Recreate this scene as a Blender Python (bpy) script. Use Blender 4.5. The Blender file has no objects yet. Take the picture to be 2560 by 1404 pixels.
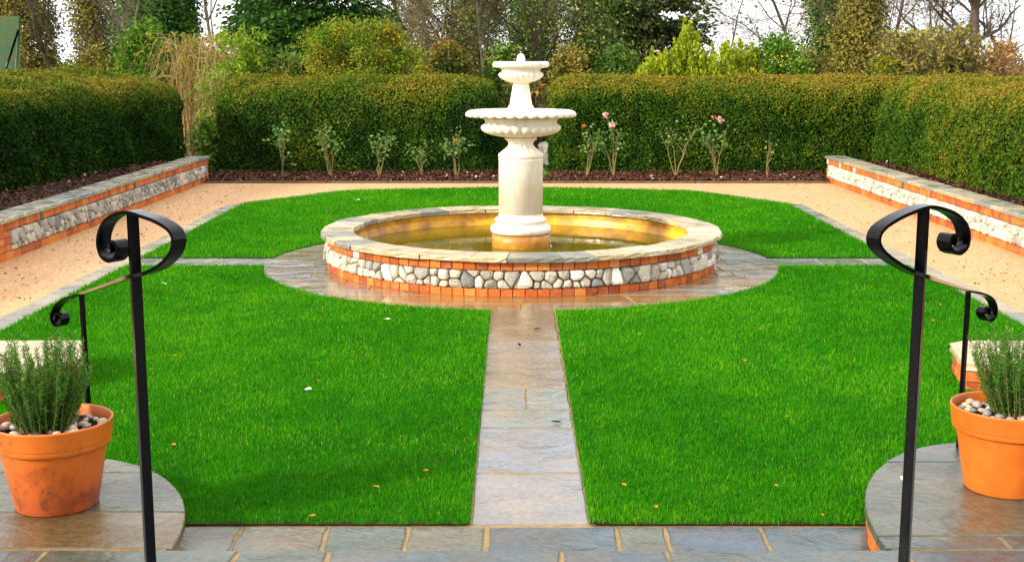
import bpy, math, random
import numpy as np
from mathutils import Vector, Matrix
random.seed(7)
RNG = np.random.default_rng(11)
SC = bpy.context.scene
COL = SC.collection
PI = math.pi
R = math.radians

# ---------------------------------------------------------------- camera model
H = 2.26                       # eye height over the lawn
PITCH = R(9.87)
F = 3145.0                     # focal length in pixels of a 2560 px wide frame
CP, SP = math.cos(PITCH), math.sin(PITCH)
AX = 0.10                      # garden axis
FY = 14.25                     # fountain distance


def ray(px, py):
    a, b = (px - 1280) / F, -(py - 702) / F
    return Vector((a, CP + b * SP, -SP + b * CP))


def at(px, py, Y):
    """point seen at a pixel of the photograph, at distance Y"""
    d = ray(px, py)
    return Vector((0, 0, H)) + d * (Y / d.y)


def at_h(px, py, h):
    d = ray(px, py)
    return Vector((0, 0, H)) + d * ((h - H) / d.z)


def on_plane(px, py, p0, e):
    """pixel ray meets the vertical plane through p0 with horizontal direction e"""
    n = Vector((e.y, -e.x, 0))
    d = ray(px, py)
    o = Vector((0, 0, H))
    return o + d * (n.dot(p0 - o) / n.dot(d))


# ---------------------------------------------------------------- objects
def tag(o, label=None, cat=None, group=None, kind=None):
    if label: o['label'] = label
    if cat: o['category'] = cat
    if group: o['group'] = group
    if kind: o['kind'] = kind
    return o


def empty(name, loc, label, cat, group=None, rz=0):
    o = bpy.data.objects.new(name, None)
    COL.objects.link(o)
    o.empty_display_size = .1
    o.location = loc
    o.rotation_euler = (0, 0, rz)
    return tag(o, label, cat, group)


def link_mesh(name, me, parent=None):
    o = bpy.data.objects.new(name, me)
    COL.objects.link(o)
    if parent is not None:
        o.parent = parent
    return o


class MB:
    """a mesh collected from shapes; every vertex carries a 'tone' that the material turns into a colour"""
    def __init__(s):
        s.v, s.f, s.t, s.m, s.sm = [], [], [], [], []

    def add(s, verts, faces, tone=.5, mat=0, smooth=False):
        k = len(s.v)
        s.v.extend([tuple(p) for p in verts])
        s.f.extend([tuple(i + k for i in f) for f in faces])
        s.t.extend([tone] * len(verts))
        s.m.extend([mat] * len(faces))
        s.sm.extend([smooth] * len(faces))

    def box(s, c, d, tone=.5, rz=0, mat=0):
        x, y, z = d[0] / 2, d[1] / 2, d[2] / 2
        ca, sa = math.cos(rz), math.sin(rz)
        vs = []
        for sx, sy, sz in ((-1, -1, -1), (1, -1, -1), (1, 1, -1), (-1, 1, -1), (-1, -1, 1), (1, -1, 1), (1, 1, 1), (-1, 1, 1)):
            a, b = sx * x, sy * y
            vs.append((c[0] + a * ca - b * sa, c[1] + a * sa + b * ca, c[2] + sz * z))
        s.add(vs, [(0, 3, 2, 1), (4, 5, 6, 7), (0, 1, 5, 4), (1, 2, 6, 5), (2, 3, 7, 6), (3, 0, 4, 7)], tone, mat)

    def tube(s, pts, radii, n=8, tone=.5, caps=True, mat=0, smooth=True):
        rings = []
        up = Vector((0.13, 0.21, 1)).normalized()
        for i, p in enumerate(pts):
            a = Vector(pts[max(i - 1, 0)]); b = Vector(pts[min(i + 1, len(pts) - 1)])
            t = (b - a).normalized() if (b - a).length > 1e-9 else Vector((0, 0, 1))
            u = t.cross(up)
            if u.length < 1e-3: u = t.cross(Vector((1, 0, 0)))
            u.normalize(); w = u.cross(t)
            rings.append([Vector(p) + (u * math.cos(2 * PI * k / n) + w * math.sin(2 * PI * k / n)) * radii[i] for k in range(n)])
        vs = [q for r in rings for q in r]
        fs = []
        for i in range(len(pts) - 1):
            for k in range(n):
                k2 = (k + 1) % n
                fs.append((i * n + k, i * n + k2, (i + 1) * n + k2, (i + 1) * n + k))
        if caps:
            fs.append(tuple(range(n)))
            fs.append(tuple((len(pts) - 1) * n + k for k in reversed(range(n))))
        s.add(vs, fs, tone, mat, smooth)

    def slab(s, poly, ztop, thick, tone=.5, bev=.007, jit=.003, sub=.09, rnd=None, mat=0, rough=0):
        """a stone flag: polygon (counter clockwise) with riven edges and an eased arris"""
        rnd = rnd or random
        pts = []
        n = len(poly)
        for i in range(n):
            a, b = Vector(poly[i]).to_2d(), Vector(poly[(i + 1) % n]).to_2d()
            k = max(1, int((b - a).length / sub))
            for j in range(k):
                p = a.lerp(b, j / k)
                pts.append(p + Vector((rnd.uniform(-jit, jit), rnd.uniform(-jit, jit))))
        c = sum(pts, Vector((0, 0))) / len(pts)
        k = len(pts)
        vs, fs = [], []
        inner = []
        for i, p in enumerate(pts):
            t = (pts[(i + 1) % k] - pts[i - 1])
            nrm = Vector((-t.y, t.x))
            if nrm.length > 1e-9: nrm.normalize()
            inner.append(p + nrm * bev)
        tilt = (rnd.uniform(-.002, .002), rnd.uniform(-.002, .002))
        def zt(p): return ztop + (p.x - c.x) * tilt[0] + (p.y - c.y) * tilt[1]
        for p in pts: vs.append((p.x, p.y, ztop - thick))
        for p in pts:
            o = (p - c).normalized() * rnd.uniform(-rough, rough)
            vs.append((p.x + o.x, p.y + o.y, ztop - thick * rnd.uniform(.35, .6)))
        for p in pts: vs.append((p.x, p.y, zt(p) - bev * .7))
        for p in inner: vs.append((p.x, p.y, zt(p)))
        for L in range(3):
            for i in range(k):
                j = (i + 1) % k
                fs.append((L * k + i, L * k + j, (L + 1) * k + j, (L + 1) * k + i))
        fs.append(tuple(3 * k + i for i in range(k)))
        s.add(vs, fs, tone, mat)

    def build(s, name, mat, parent=None, origin=None):
        me = bpy.data.meshes.new(name)
        v = s.v
        if origin is not None:
            ox, oy, oz = origin
            v = [(a - ox, b - oy, c - oz) for a, b, c in v]
        me.from_pydata(v, [], s.f)
        at_ = me.attributes.new('tone', 'FLOAT', 'POINT')
        at_.data.foreach_set('value', s.t)
        for m in (mat if isinstance(mat, (list, tuple)) else [mat]): me.materials.append(m)
        me.polygons.foreach_set('material_index', s.m)
        me.polygons.foreach_set('use_smooth', s.sm)
        me.update()
        o = link_mesh(name, me, parent)
        if origin is not None and parent is None:
            o.location = origin
        return o


def np_mesh(name, V, faces_n, idx, tone, mats, parent=None, mat_index=None, smooth=False):
    """V (N,3); faces_n (M,) corner counts; idx flat corner indices"""
    me = bpy.data.meshes.new(name)
    V = np.ascontiguousarray(V, np.float32)
    me.vertices.add(len(V)); me.vertices.foreach_set('co', V.ravel())
    me.loops.add(len(idx)); me.loops.foreach_set('vertex_index', np.ascontiguousarray(idx, np.int32))
    me.polygons.add(len(faces_n))
    st = np.zeros(len(faces_n), np.int32); st[1:] = np.cumsum(faces_n)[:-1]
    me.polygons.foreach_set('loop_start', st)
    for m in mats: me.materials.append(m)
    if mat_index is not None: me.polygons.foreach_set('material_index', np.ascontiguousarray(mat_index, np.int32))
    a = me.attributes.new('tone', 'FLOAT', 'POINT')
    a.data.foreach_set('value', np.ascontiguousarray(tone, np.float32))
    me.update(calc_edges=True)
    if smooth: me.polygons.foreach_set('use_smooth', np.ones(len(faces_n), bool))
    return link_mesh(name, me, parent)


def unit(a):
    return a / np.maximum(np.linalg.norm(a, axis=1, keepdims=True), 1e-9)


def leaf_quads(P, size, elong=1.7, normal=None, spread=1.0, direction=None, dspread=.4, fold=.15):
    """diamond leaves, gently folded -> V (4N,3)"""
    n = len(P)
    size = np.broadcast_to(np.asarray(size, float), (n,))
    if direction is not None:
        a = unit(direction + RNG.normal(size=(n, 3)) * dspread)
        b = unit(np.cross(a, RNG.normal(size=(n, 3))))
        c = np.cross(a, b)
    else:
        nn = RNG.normal(size=(n, 3)) if normal is None else normal + RNG.normal(size=(n, 3)) * spread
        c = unit(nn)
        a = unit(np.cross(c, RNG.normal(size=(n, 3))))
        b = np.cross(c, a)
    s = size[:, None]
    V = np.stack([P - a * s * elong * .5, P + b * s * .5 + c * s * fold, P + a * s * elong * .5, P - b * s * .5 + c * s * fold], 1)
    return V.reshape(-1, 3)


def leaves(name, P, size, tone, mat, parent=None, **kw):
    V = leaf_quads(P, size, **kw)
    n = len(P)
    return np_mesh(name, V, np.full(n, 4, np.int32), np.arange(4 * n), np.repeat(tone, 4), [mat], parent)


def vnoise(P, scale, seed=0):
    """smooth value noise in [0,1] for an (N,3) array"""
    q = np.asarray(P, float) * scale + seed * 17.31
    i = np.floor(q).astype(np.int64); f = q - i
    f = f * f * (3 - 2 * f)
    def hsh(a):
        h = (a[:, 0] * 73856093) ^ (a[:, 1] * 19349663) ^ (a[:, 2] * 83492791) ^ (seed * 2654435761 & 0xffffffff)
        h = (h ^ (h >> 13)) * 1274126177 & 0xffffffff
        return ((h ^ (h >> 16)) & 0xffff) / 65535.0
    out = 0
    for dx in (0, 1):
        for dy in (0, 1):
            for dz in (0, 1):
                w = (f[:, 0] if dx else 1 - f[:, 0]) * (f[:, 1] if dy else 1 - f[:, 1]) * (f[:, 2] if dz else 1 - f[:, 2])
                out = out + w * hsh(i + np.array([dx, dy, dz]))
    return out


# ---------------------------------------------------------------- materials
def new_mat(name):
    m = bpy.data.materials.new(name); m.use_nodes = True
    nt = m.node_tree
    for n in list(nt.nodes): nt.nodes.remove(n)
    out = nt.nodes.new('ShaderNodeOutputMaterial')
    return m, nt, out


def N(nt, t, **kw):
    n = nt.nodes.new(t)
    for k, v in kw.items():
        if hasattr(n, k): setattr(n, k, v)
        else: n.inputs[k].default_value = v
    return n


def ramp(nt, stops, interp='LINEAR'):
    r = nt.nodes.new('ShaderNodeValToRGB')
    r.color_ramp.interpolation = interp
    e = r.color_ramp.elements
    while len(e) > 1: e.remove(e[-1])
    for i, (p, c) in enumerate(stops):
        el = e[0] if i == 0 else e.new(p)
        el.position = p
        el.color = (*c, 1) if len(c) == 3 else c
    return r


def noise(nt, scale, detail=5, rough=.6, dist=0, coord='Object', vec=None):
    tc = nt.nodes.new('ShaderNodeTexCoord')
    n = N(nt, 'ShaderNodeTexNoise')
    n.inputs['Scale'].default_value = scale
    n.inputs['Detail'].default_value = detail
    n.inputs['Roughness'].default_value = rough
    n.inputs['Distortion'].default_value = dist
    nt.links.new(vec if vec is not None else tc.outputs[coord], n.inputs['Vector'])
    return n


def mixc(nt, a, b, fac, blend='MIX'):
    m = nt.nodes.new('ShaderNodeMix'); m.data_type = 'RGBA'; m.blend_type = blend
    for sock, val in ((m.inputs[0], fac), (m.inputs[6], a), (m.inputs[7], b)):
        if hasattr(val, 'links') or hasattr(val, 'is_linked'): nt.links.new(val, sock)
        elif isinstance(val, tuple): sock.default_value = (*val, 1) if len(val) == 3 else val
        else: sock.default_value = val
    return m.outputs[2]


def maprange(nt, v, a, b, c, d):
    m = nt.nodes.new('ShaderNodeMapRange')
    nt.links.new(v, m.inputs[0])
    for i, x in enumerate((a, b, c, d)): m.inputs[i + 1].default_value = x
    return m.outputs[0]


def bump(nt, h, strength, dist=.01, prev=None):
    b = nt.nodes.new('ShaderNodeBump')
    b.inputs['Strength'].default_value = strength
    b.inputs['Distance'].default_value = dist
    nt.links.new(h, b.inputs['Height'])
    if prev is not None: nt.links.new(prev, b.inputs['Normal'])
    return b.outputs[0]


def principled(nt, out, color, rough=.6, spec=.5, normal=None):
    p = nt.nodes.new('ShaderNodeBsdfPrincipled')
    for sock, val in ((p.inputs['Base Color'], color), (p.inputs['Roughness'], rough), (p.inputs['Specular IOR Level'], spec)):
        if hasattr(val, 'is_linked'): nt.links.new(val, sock)
        elif isinstance(val, tuple): sock.default_value = (*val, 1)
        else: sock.default_value = val
    if normal is not None: nt.links.new(normal, p.inputs['Normal'])
    nt.links.new(p.outputs[0], out.inputs[0])
    return p


def tone_attr(nt):
    a = nt.nodes.new('ShaderNodeAttribute'); a.attribute_name = 'tone'
    return a.outputs['Fac']


def mat_stone(name, stops, nscale=5, var=.45, stain=(.25, .13, .04), rough=(.12, .5), bs=.35, wet=4, dirt=.5, spec=.5, bd=.02, ud=0):
    m, nt, out = new_mat(name)
    base = ramp(nt, stops); nt.links.new(tone_attr(nt), base.inputs[0])
    n1 = noise(nt, nscale, 8, .65, .6); n2 = noise(nt, nscale * 7, 6, .7); n3 = noise(nt, wet, 3, .5, .4)
    c = mixc(nt, base.outputs[0], stain, maprange(nt, n1.outputs[0], .45, .75, 0, dirt))
    c = mixc(nt, c, (.9, .9, .9), maprange(nt, n2.outputs[0], .3, .7, -var * .5, var * .6), 'MULTIPLY') if False else c
    f = ramp(nt, [(0, (1 - var,) * 3), (.5, (1, 1, 1)), (1, (1 + var,) * 3)])
    nt.links.new(maprange(nt, n2.outputs[0], .25, .75, 0, 1), f.inputs[0])
    c = mixc(nt, c, f.outputs[0], 1.0, 'MULTIPLY')
    rg = maprange(nt, n3.outputs[0], .38, .62, rough[0], rough[1])
    b1 = bump(nt, n1.outputs[0], bs, bd)
    if ud: b1 = bump(nt, n3.outputs[0], .5, ud, b1)
    b2 = bump(nt, n2.outputs[0], bs * .8, .006, b1)
    principled(nt, out, c, rg, spec, b2)
    return m


def mat_leaf(name, stops, trans=.25, rough=.65, spec=.12, nscale=None, ncol=None, nfac=.6):
    m, nt, out = new_mat(name)
    base = ramp(nt, stops); nt.links.new(tone_attr(nt), base.inputs[0])
    c = base.outputs[0]
    if nscale:
        n = noise(nt, nscale, 3, .6)
        c = mixc(nt, c, ncol, maprange(nt, n.outputs[0], .48, .68, 0, nfac))
    p = nt.nodes.new('ShaderNodeBsdfPrincipled')
    nt.links.new(c, p.inputs['Base Color']); p.inputs['Roughness'].default_value = rough
    p.inputs['Specular IOR Level'].default_value = spec
    t = nt.nodes.new('ShaderNodeBsdfTranslucent'); nt.links.new(c, t.inputs[0])
    mx = nt.nodes.new('ShaderNodeMixShader'); mx.inputs[0].default_value = trans
    nt.links.new(p.outputs[0], mx.inputs[1]); nt.links.new(t.outputs[0], mx.inputs[2])
    nt.links.new(mx.outputs[0], out.inputs[0])
    return m


def mat_plain(name, col, rough=.6, spec=.4, nscale=6, var=.2, bs=.2, col2=None, fac=(.45, .7), bdist=.01):
    m, nt, out = new_mat(name)
    n1 = noise(nt, nscale, 7, .65, .3); n2 = noise(nt, nscale * 6, 5, .7)
    c = mixc(nt, col, col2 or tuple(x * .6 for x in col), maprange(nt, n1.outputs[0], fac[0], fac[1], 0, 1))
    f = ramp(nt, [(0, (1 - var,) * 3), (1, (1 + var,) * 3)])
    nt.links.new(maprange(nt, n2.outputs[0], .25, .75, 0, 1), f.inputs[0])
    c = mixc(nt, c, f.outputs[0], 1.0, 'MULTIPLY')
    principled(nt, out, c, rough, spec, bump(nt, n2.outputs[0], bs, bdist))
    return m


M = {}
M['flag'] = mat_stone('wet_flagstone', [(0, (.10, .12, .13)), (.25, (.13, .155, .13)), (.42, (.12, .13, .15)), (.58, (.16, .145, .13)), (.8, (.15, .10, .045)), (1, (.22, .16, .1))], 4, .4, (.3, .19, .09), (.02, .22), .22, 2.6, .6, 1.0, .03, .035)
M['flag_shaded'] = mat_stone('wet_shaded_flag', [(0, (.035, .06, .085)), (.3, (.06, .08, .06)), (.5, (.11, .10, .055)), (.75, (.10, .07, .03)), (1, (.15, .11, .07))], 3.5, .45, (.12, .062, .016), (.03, .24), .55, 3, .75, .7, .035, .05)  # front flags: greenish-blue stone, darkened to paint in the house's shade
M['flag_tan'] = mat_stone('wet_tan_flagstone', [(0, (.2, .205, .215)), (.3, (.2, .18, .15)), (.6, (.2, .13, .055)), (1, (.27, .16, .05))], 4, .3, (.3, .15, .035), (.02, .16), .18, 2.6, .6, 1.0, .03, .035)
M['mortar_dark'] = mat_plain('recessed_mortar', (.13, .09, .045), .85, .2, 20, .3, .4)
M['mortar'] = mat_plain('sandy_mortar', (.30, .2, .09), .8, .3, 20, .3, .4)
M['coping'] = mat_stone('coping_stone', [(0, (.14, .15, .15)), (.3, (.27, .26, .2)), (.6, (.42, .33, .19)), (.85, (.55, .42, .25)), (1, (.6, .5, .36))], 5, .3, (.17, .15, .06), (.12, .45), .35, 4, .65)
M['brick'] = mat_stone('orange_brick', [(0, (.05, .05, .06)), (.05, (.06, .06, .07)), (.06, (.3, .05, .008)), (.5, (.5, .1, .008)), (.93, (.58, .17, .018)), (.94, (.75, .68, .55)), (1, (.8, .74, .6))], 12, .4, (.5, .33, .17), (.5, .8), .4, 6, .45, .3)
M['flint'] = mat_stone('pale_flint', [(0, (.17, .17, .17)), (.3, (.34, .32, .27)), (.6, (.55, .49, .38)), (1, (.8, .74, .64))], 9, .5, (.3, .24, .14), (.4, .75), .9, 6, .5, .35)
M['fountain'] = mat_plain('cream_cast_stone', (.8, .73, .6), .65, .3, 3, .07, .12, (.7, .57, .38), (.5, .8))
def mat_fountain():
    m, nt, out = new_mat('cream_cast_stone')
    tc = nt.nodes.new('ShaderNodeTexCoord'); mp = nt.nodes.new('ShaderNodeMapping'); mp.inputs['Scale'].default_value = (1, 1, .12)
    nt.links.new(tc.outputs['Object'], mp.inputs[0])
    a = noise(nt, 16, 5, .65, 0, vec=mp.outputs[0]); b_ = noise(nt, 4, 6, .65); g = noise(nt, 60, 5, .7)
    c = mixc(nt, (.82, .75, .62), (.72, .58, .38), maprange(nt, b_.outputs[0], .48, .75, 0, .8))
    c = mixc(nt, c, (.5, .4, .26), maprange(nt, a.outputs[0], .52, .72, 0, .6))
    c = mixc(nt, c, (.55, .47, .34), maprange(nt, g.outputs[0], .58, .72, 0, .35))
    principled(nt, out, c, .6, .3, bump(nt, g.outputs[0], .18, .006))
    return m
M['fountain'] = mat_fountain()
M['ochre'] = mat_plain('ochre_render', (.8, .39, .006), .4, .5, 2.5, .2, .15, (.4, .17, .02), (.42, .6))
M['gravel'] = None
M['soil'] = mat_plain('dark_mulch', (.045, .018, .01), .9, .2, 8, .7, .9, (.02, .009, .006), (.4, .6), .03)
M['woodfloor'] = mat_plain('woodland_floor', (.06, .05, .015), .95, .1, 2, .6, .8, (.04, .025, .01), (.4, .6), .05)
M['turf'] = mat_plain('turf', (.015, .13, .003), .9, .05, 14, .5, .6, (.02, .06, .004), (.4, .65), .02)
M['black'] = mat_plain('black_gloss_paint', (.0015, .0015, .0022), .16, .2, 30, .3, .05)
M['bark'] = mat_plain('bark', (.1, .075, .045), .9, .15, 9, .5, .8, (.05, .05, .02), (.4, .6), .03)
M['bark_pale'] = mat_plain('pale_bark', (.24, .2, .13), .9, .15, 9, .4, .6, (.12, .11, .05), (.4, .6), .02)
M['twig'] = mat_plain('brown_twigs', (.13, .085, .06), .9, .1, 3, .3, .1, (.16, .11, .05), (.4, .6))
M['twig_far'] = mat_plain('grey_violet_twigs', (.12, .09, .085), .9, .1, 3, .3, .1, (.16, .12, .07), (.4, .6))
M['straw'] = mat_leaf('dry_straw', [(0, (.3, .2, .05)), (.5, (.6, .4, .17)), (1, (.75, .56, .33))], .3)
M['stem'] = mat_plain('rose_stem', (.2, .12, .05), .8, .2, 20, .3, .2, (.12, .16, .04), (.45, .6))
M['grass'] = mat_leaf('lawn_grass', [(0, (.013, .14, .001)), (.4, (.04, .275, .002)), (.75, (.115, .38, .004)), (.97, (.28, .47, .015)), (1, (.4, .3, .08))], .35, .7, .06)
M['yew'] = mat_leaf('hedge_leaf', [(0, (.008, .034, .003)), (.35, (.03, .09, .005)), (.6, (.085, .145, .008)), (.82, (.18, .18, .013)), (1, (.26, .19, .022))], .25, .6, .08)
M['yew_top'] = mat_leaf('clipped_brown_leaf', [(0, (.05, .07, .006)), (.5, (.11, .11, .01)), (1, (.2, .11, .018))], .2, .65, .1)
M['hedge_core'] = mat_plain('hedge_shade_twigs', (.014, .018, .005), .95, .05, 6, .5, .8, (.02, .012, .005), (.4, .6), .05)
M['rosemary'] = mat_leaf('rosemary_needles', [(0, (.01, .06, .008)), (.5, (.045, .17, .016)), (.8, (.13, .28, .03)), (1, (.3, .42, .14))], .25, .6, .05)
M['rose_leaf'] = mat_leaf('rose_leaf', [(0, (0.03, 0.104, 0.01125)), (.6, (0.105, 0.216, 0.03)), (1, (0.27, 0.336, 0.075))], .3, .45, .3)
M['petal'] = mat_leaf('pink_petal', [(0, (.7, .22, .22)), (.6, (.85, .5, .46)), (1, (.9, .78, .7))], .3)
M['hip'] = mat_leaf('orange_petal', [(0, (.7, .1, .02)), (1, (.8, .25, .08))], .2)
M['conifer'] = mat_leaf('conifer_needles', [(0, (0.019, 0.062, 0.0112)), (.5, (0.0532, 0.1473, 0.0196)), (.85, (0.133, 0.2325, 0.035)), (1, (0.266, 0.279, 0.042))], .15, .6, .1)
M['cedar'] = mat_leaf('cedar_needles', [(0, (0.045, 0.07, 0.026)), (.5, (0.105, 0.154, 0.039)), (.85, (0.21, 0.224, 0.0585)), (1, (0.33, 0.238, 0.078))], .15, .6, .1)
M['ivy'] = mat_leaf('ivy_leaf', [(0, (0.0255, 0.075, 0.0084)), (.5, (0.0765, 0.165, 0.0168)), (.8, (0.187, 0.24, 0.028)), (1, (0.442, 0.33, 0.056))], .2, .5, .2)
M['ivy_brown'] = mat_leaf('brown_ivy_leaf', [(0, (0.087, 0.09425, 0.0156)), (.5, (0.203, 0.1812, 0.0286)), (.8, (0.319, 0.2465, 0.0455)), (1, (0.464, 0.3335, 0.104))], .2)
M['lime'] = mat_leaf('lime_shrub_leaf', [(0, (.1, .16, .006)), (.5, (.24, .32, .01)), (1, (.5, .52, .03))], .3)
M['laurel'] = mat_leaf('laurel_leaf', [(0, (0.0375, 0.11, 0.01)), (.5, (0.1, 0.22, 0.014)), (.85, (0.2125, 0.308, 0.02)), (1, (0.525, 0.396, 0.05))], .25)
M['mound'] = mat_leaf('orange_green_leaf', [(0, (0.0375, 0.1125, 0.0066)), (.4, (0.1125, 0.2125, 0.011)), (.7, (0.25, 0.25, 0.0132)), (1, (0.475, 0.2125, 0.0165))], .25, nscale=.9, ncol=(.3, .15, .012), nfac=.5)
M['brownleaf'] = mat_leaf('brown_wood_leaf', [(0, (0.03, 0.075, 0.013)), (.4, (0.105, 0.135, 0.0234)), (.7, (0.24, 0.18, 0.0325)), (1, (0.6, 0.255, 0.026))], .25)
M['orange'] = mat_leaf('autumn_tan_leaf', [(0, (.16, .1, .03)), (.5, (.34, .22, .08)), (1, (.55, .3, .1))], .3)
M['bamboo'] = mat_leaf('bamboo_leaf', [(0, (.06, .15, .01)), (.5, (.16, .3, .012)), (1, (.4, .42, .05))], .35)
M['chip'] = mat_leaf('bark_chip', [(0, (.03, .012, .008)), (.6, (.09, .035, .018)), (.93, (.16, .07, .03)), (.94, (.55, .5, .42)), (1, (.7, .62, .5))], 0)
M['litter'] = mat_leaf('leaf_litter', [(0, (.05, .025, .01)), (.6, (.16, .09, .04)), (1, (.4, .28, .15))], 0)
M['deadleaf'] = mat_leaf('dead_leaf', [(0, (.55, .16, .02)), (.5, (.5, .3, .06)), (1, (.85, .82, .66))], .2)
M['pebble'] = mat_stone('pebble_stone', [(0, (.16, .16, .17)), (.3, (.34, .31, .28)), (.6, (.5, .34, .2)), (1, (.62, .54, .42))], 20, .25, (.3, .16, .07), (.2, .5), .2, 10, .4)
M['net'] = None


def mat_gravel():
    m, nt, out = new_mat('orange_gravel')
    tc = nt.nodes.new('ShaderNodeTexCoord')
    v = nt.nodes.new('ShaderNodeTexVoronoi'); v.inputs['Scale'].default_value = 85
    nt.links.new(tc.outputs['Object'], v.inputs['Vector'])
    sep = nt.nodes.new('ShaderNodeSeparateColor'); nt.links.new(v.outputs['Color'], sep.inputs[0])
    r = ramp(nt, [(0, (.3, .14, .045)), (.3, (.5, .275, .115)), (.7, (.6, .355, .165)), (1, (.72, .52, .32))])
    nt.links.new(sep.outputs[0], r.inputs[0])
    n = noise(nt, 1.2, 5, .6)
    c = mixc(nt, r.outputs[0], (.5, .26, .09), maprange(nt, n.outputs[0], .45, .7, 0, .5))
    n2 = noise(nt, 40, 4, .7)
    b = bump(nt, v.outputs['Distance'], .3, .012)
    b = bump(nt, n2.outputs[0], .35, .02, b)
    principled(nt, out, c, .75, .25, b)
    return m


def mat_water():
    m, nt, out = new_mat('pond_water')
    n = noise(nt, 1.1, 4, .6); n2 = noise(nt, 5.5, 3, .55, .3)
    c = mixc(nt, (.15, .1, .001), (.10, .085, .002), maprange(nt, n.outputs[0], .4, .6, 0, 1))
    b = bump(nt, n2.outputs[0], .09, .02)
    p = principled(nt, out, c, .03, .5, b)
    p.inputs['IOR'].default_value = 1.33
    return m


def mat_terracotta(name, dirty):
    m, nt, out = new_mat(name)
    n1 = noise(nt, 7, 6, .7, .5); n2 = noise(nt, 45, 5, .7)
    tc = nt.nodes.new('ShaderNodeTexCoord'); sx = nt.nodes.new('ShaderNodeSeparateXYZ')
    nt.links.new(tc.outputs['Object'], sx.inputs[0])
    c = mixc(nt, (.58, .14, .012), (.5, .105, .009), maprange(nt, n1.outputs[0], .4, .65, 0, 1))
    if dirty:
        # grime patches on the lower belly
        low = maprange(nt, sx.outputs[2], .05, .33, 1, 0)
        g = nt.nodes.new('ShaderNodeMath'); g.operation = 'MULTIPLY'
        nt.links.new(low, g.inputs[0]); nt.links.new(maprange(nt, n1.outputs[0], .46, .6, 0, 1), g.inputs[1])
        c = mixc(nt, c, (.42, .08, .015), low)
        c = mixc(nt, c, (.09, .03, .012), maprange(nt, g.outputs[0], 0, 1, 0, .55))
        k = nt.nodes.new('ShaderNodeMath'); k.operation = 'MULTIPLY'
        nt.links.new(maprange(nt, n1.outputs[0], .52, .58, 0, 1), k.inputs[0]); nt.links.new(maprange(nt, n2.outputs[0], .5, .62, 0, 1), k.inputs[1])
        c = mixc(nt, c, (.05, .02, .012), maprange(nt, k.outputs[0], 0, 1, 0, .5))
    else:
        c = mixc(nt, c, (.3, .1, .02), maprange(nt, n1.outputs[0], .62, .72, 0, .5))
    principled(nt, out, c, .42, .4, bump(nt, n2.outputs[0], .06, .004))
    return m


def mat_net():
    m, nt, out = new_mat('green_netting')
    n = noise(nt, 3, 4, .6)
    c = mixc(nt, (.07, .16, .1), (.12, .15, .06), maprange(nt, n.outputs[0], .4, .6, 0, 1))
    d = nt.nodes.new('ShaderNodeBsdfDiffuse'); nt.links.new(c, d.inputs[0])
    t = nt.nodes.new('ShaderNodeBsdfTransparent')
    mx = nt.nodes.new('ShaderNodeMixShader'); mx.inputs[0].default_value = .38
    nt.links.new(d.outputs[0], mx.inputs[1]); nt.links.new(t.outputs[0], mx.inputs[2]); nt.links.new(mx.outputs[0], out.inputs[0])
    return m


M['gravel'] = mat_gravel(); M['water'] = mat_water(); M['net'] = mat_net()
M['pot_dirty'] = mat_terracotta('grimy_terracotta', True); M['pot'] = mat_terracotta('clean_terracotta', False)

# ---------------------------------------------------------------- ground sheets
def sheet(name, poly, z, mat, kind='structure'):
    me = bpy.data.meshes.new(name)
    me.from_pydata([(x, y, z) for x, y in poly], [], [tuple(range(len(poly)))])
    me.materials.append(mat); me.update()
    o = link_mesh(name, me)
    o['kind'] = kind
    return o


sheet('ground', [(-400, -60), (400, -60), (400, 900), (-400, 900)], -.06, M['woodfloor'])
sheet('gravel_path', [(-5.95, 4), (6.1, 4), (6.1, 23.8), (-5.95, 23.8)], -.008, M['gravel'])

RING = 2.9
XL, XR = -4.35, 4.45           # lawn edges
PH = .30                       # half width of the flag path
HX = AX - .01


def arc(cx, cy, r, a0, a1, n):
    return [(cx + r * math.cos(a0 + (a1 - a0) * i / n), cy + r * math.sin(a0 + (a1 - a0) * i / n)) for i in range(n + 1)]


aY = math.asin(PH / RING)
def lawn_poly(left, near):
    sx = -1 if left else 1
    X = XL if left else XR
    if near:
        a0 = PI + aY if left else -aY            # at the cross path
        a1 = 1.5 * PI - aY if left else -PI / 2 + aY
        pts = [(X, 4.6), (X, FY - PH)] + arc(AX, FY, RING, a0, a1, 26) + [(HX + sx * PH, 5.93), (HX + sx * 3.4, 5.93), (HX + sx * 3.4, 4.6)]
    else:
        a0 = PI / 2 + aY if left else PI / 2 - aY
        a1 = PI - aY if left else aY
        pts = [(HX + sx * PH, 22.85)] + arc(AX, FY, RING, a0, a1, 26) + [(X, FY + PH), (X, 20.2), (HX + sx * 3.05, 22.3), (HX + sx * 1.5, 22.7)]
    return pts


def poly_area(p):
    return .5 * sum(p[i][0] * p[(i + 1) % len(p)][1] - p[(i + 1) % len(p)][0] * p[i][1] for i in range(len(p)))


LAWNS = []
for left in (True, False):
    for near in (True, False):
        p = lawn_poly(left, near)
        if poly_area(p) < 0: p = p[::-1]
        LAWNS.append(p)
        sheet('lawn', p, .006, M['turf'])


def inside(poly, x, y):
    res = np.zeros(len(x), bool)
    n = len(poly)
    for i in range(n):
        x0, y0 = poly[i]; x1, y1 = poly[(i + 1) % n]
        if y0 == y1: continue
        c = ((y0 > y) != (y1 > y)) & (x < (x1 - x0) * (y - y0) / (y1 - y0) + x0)
        res ^= c
    return res


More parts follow.
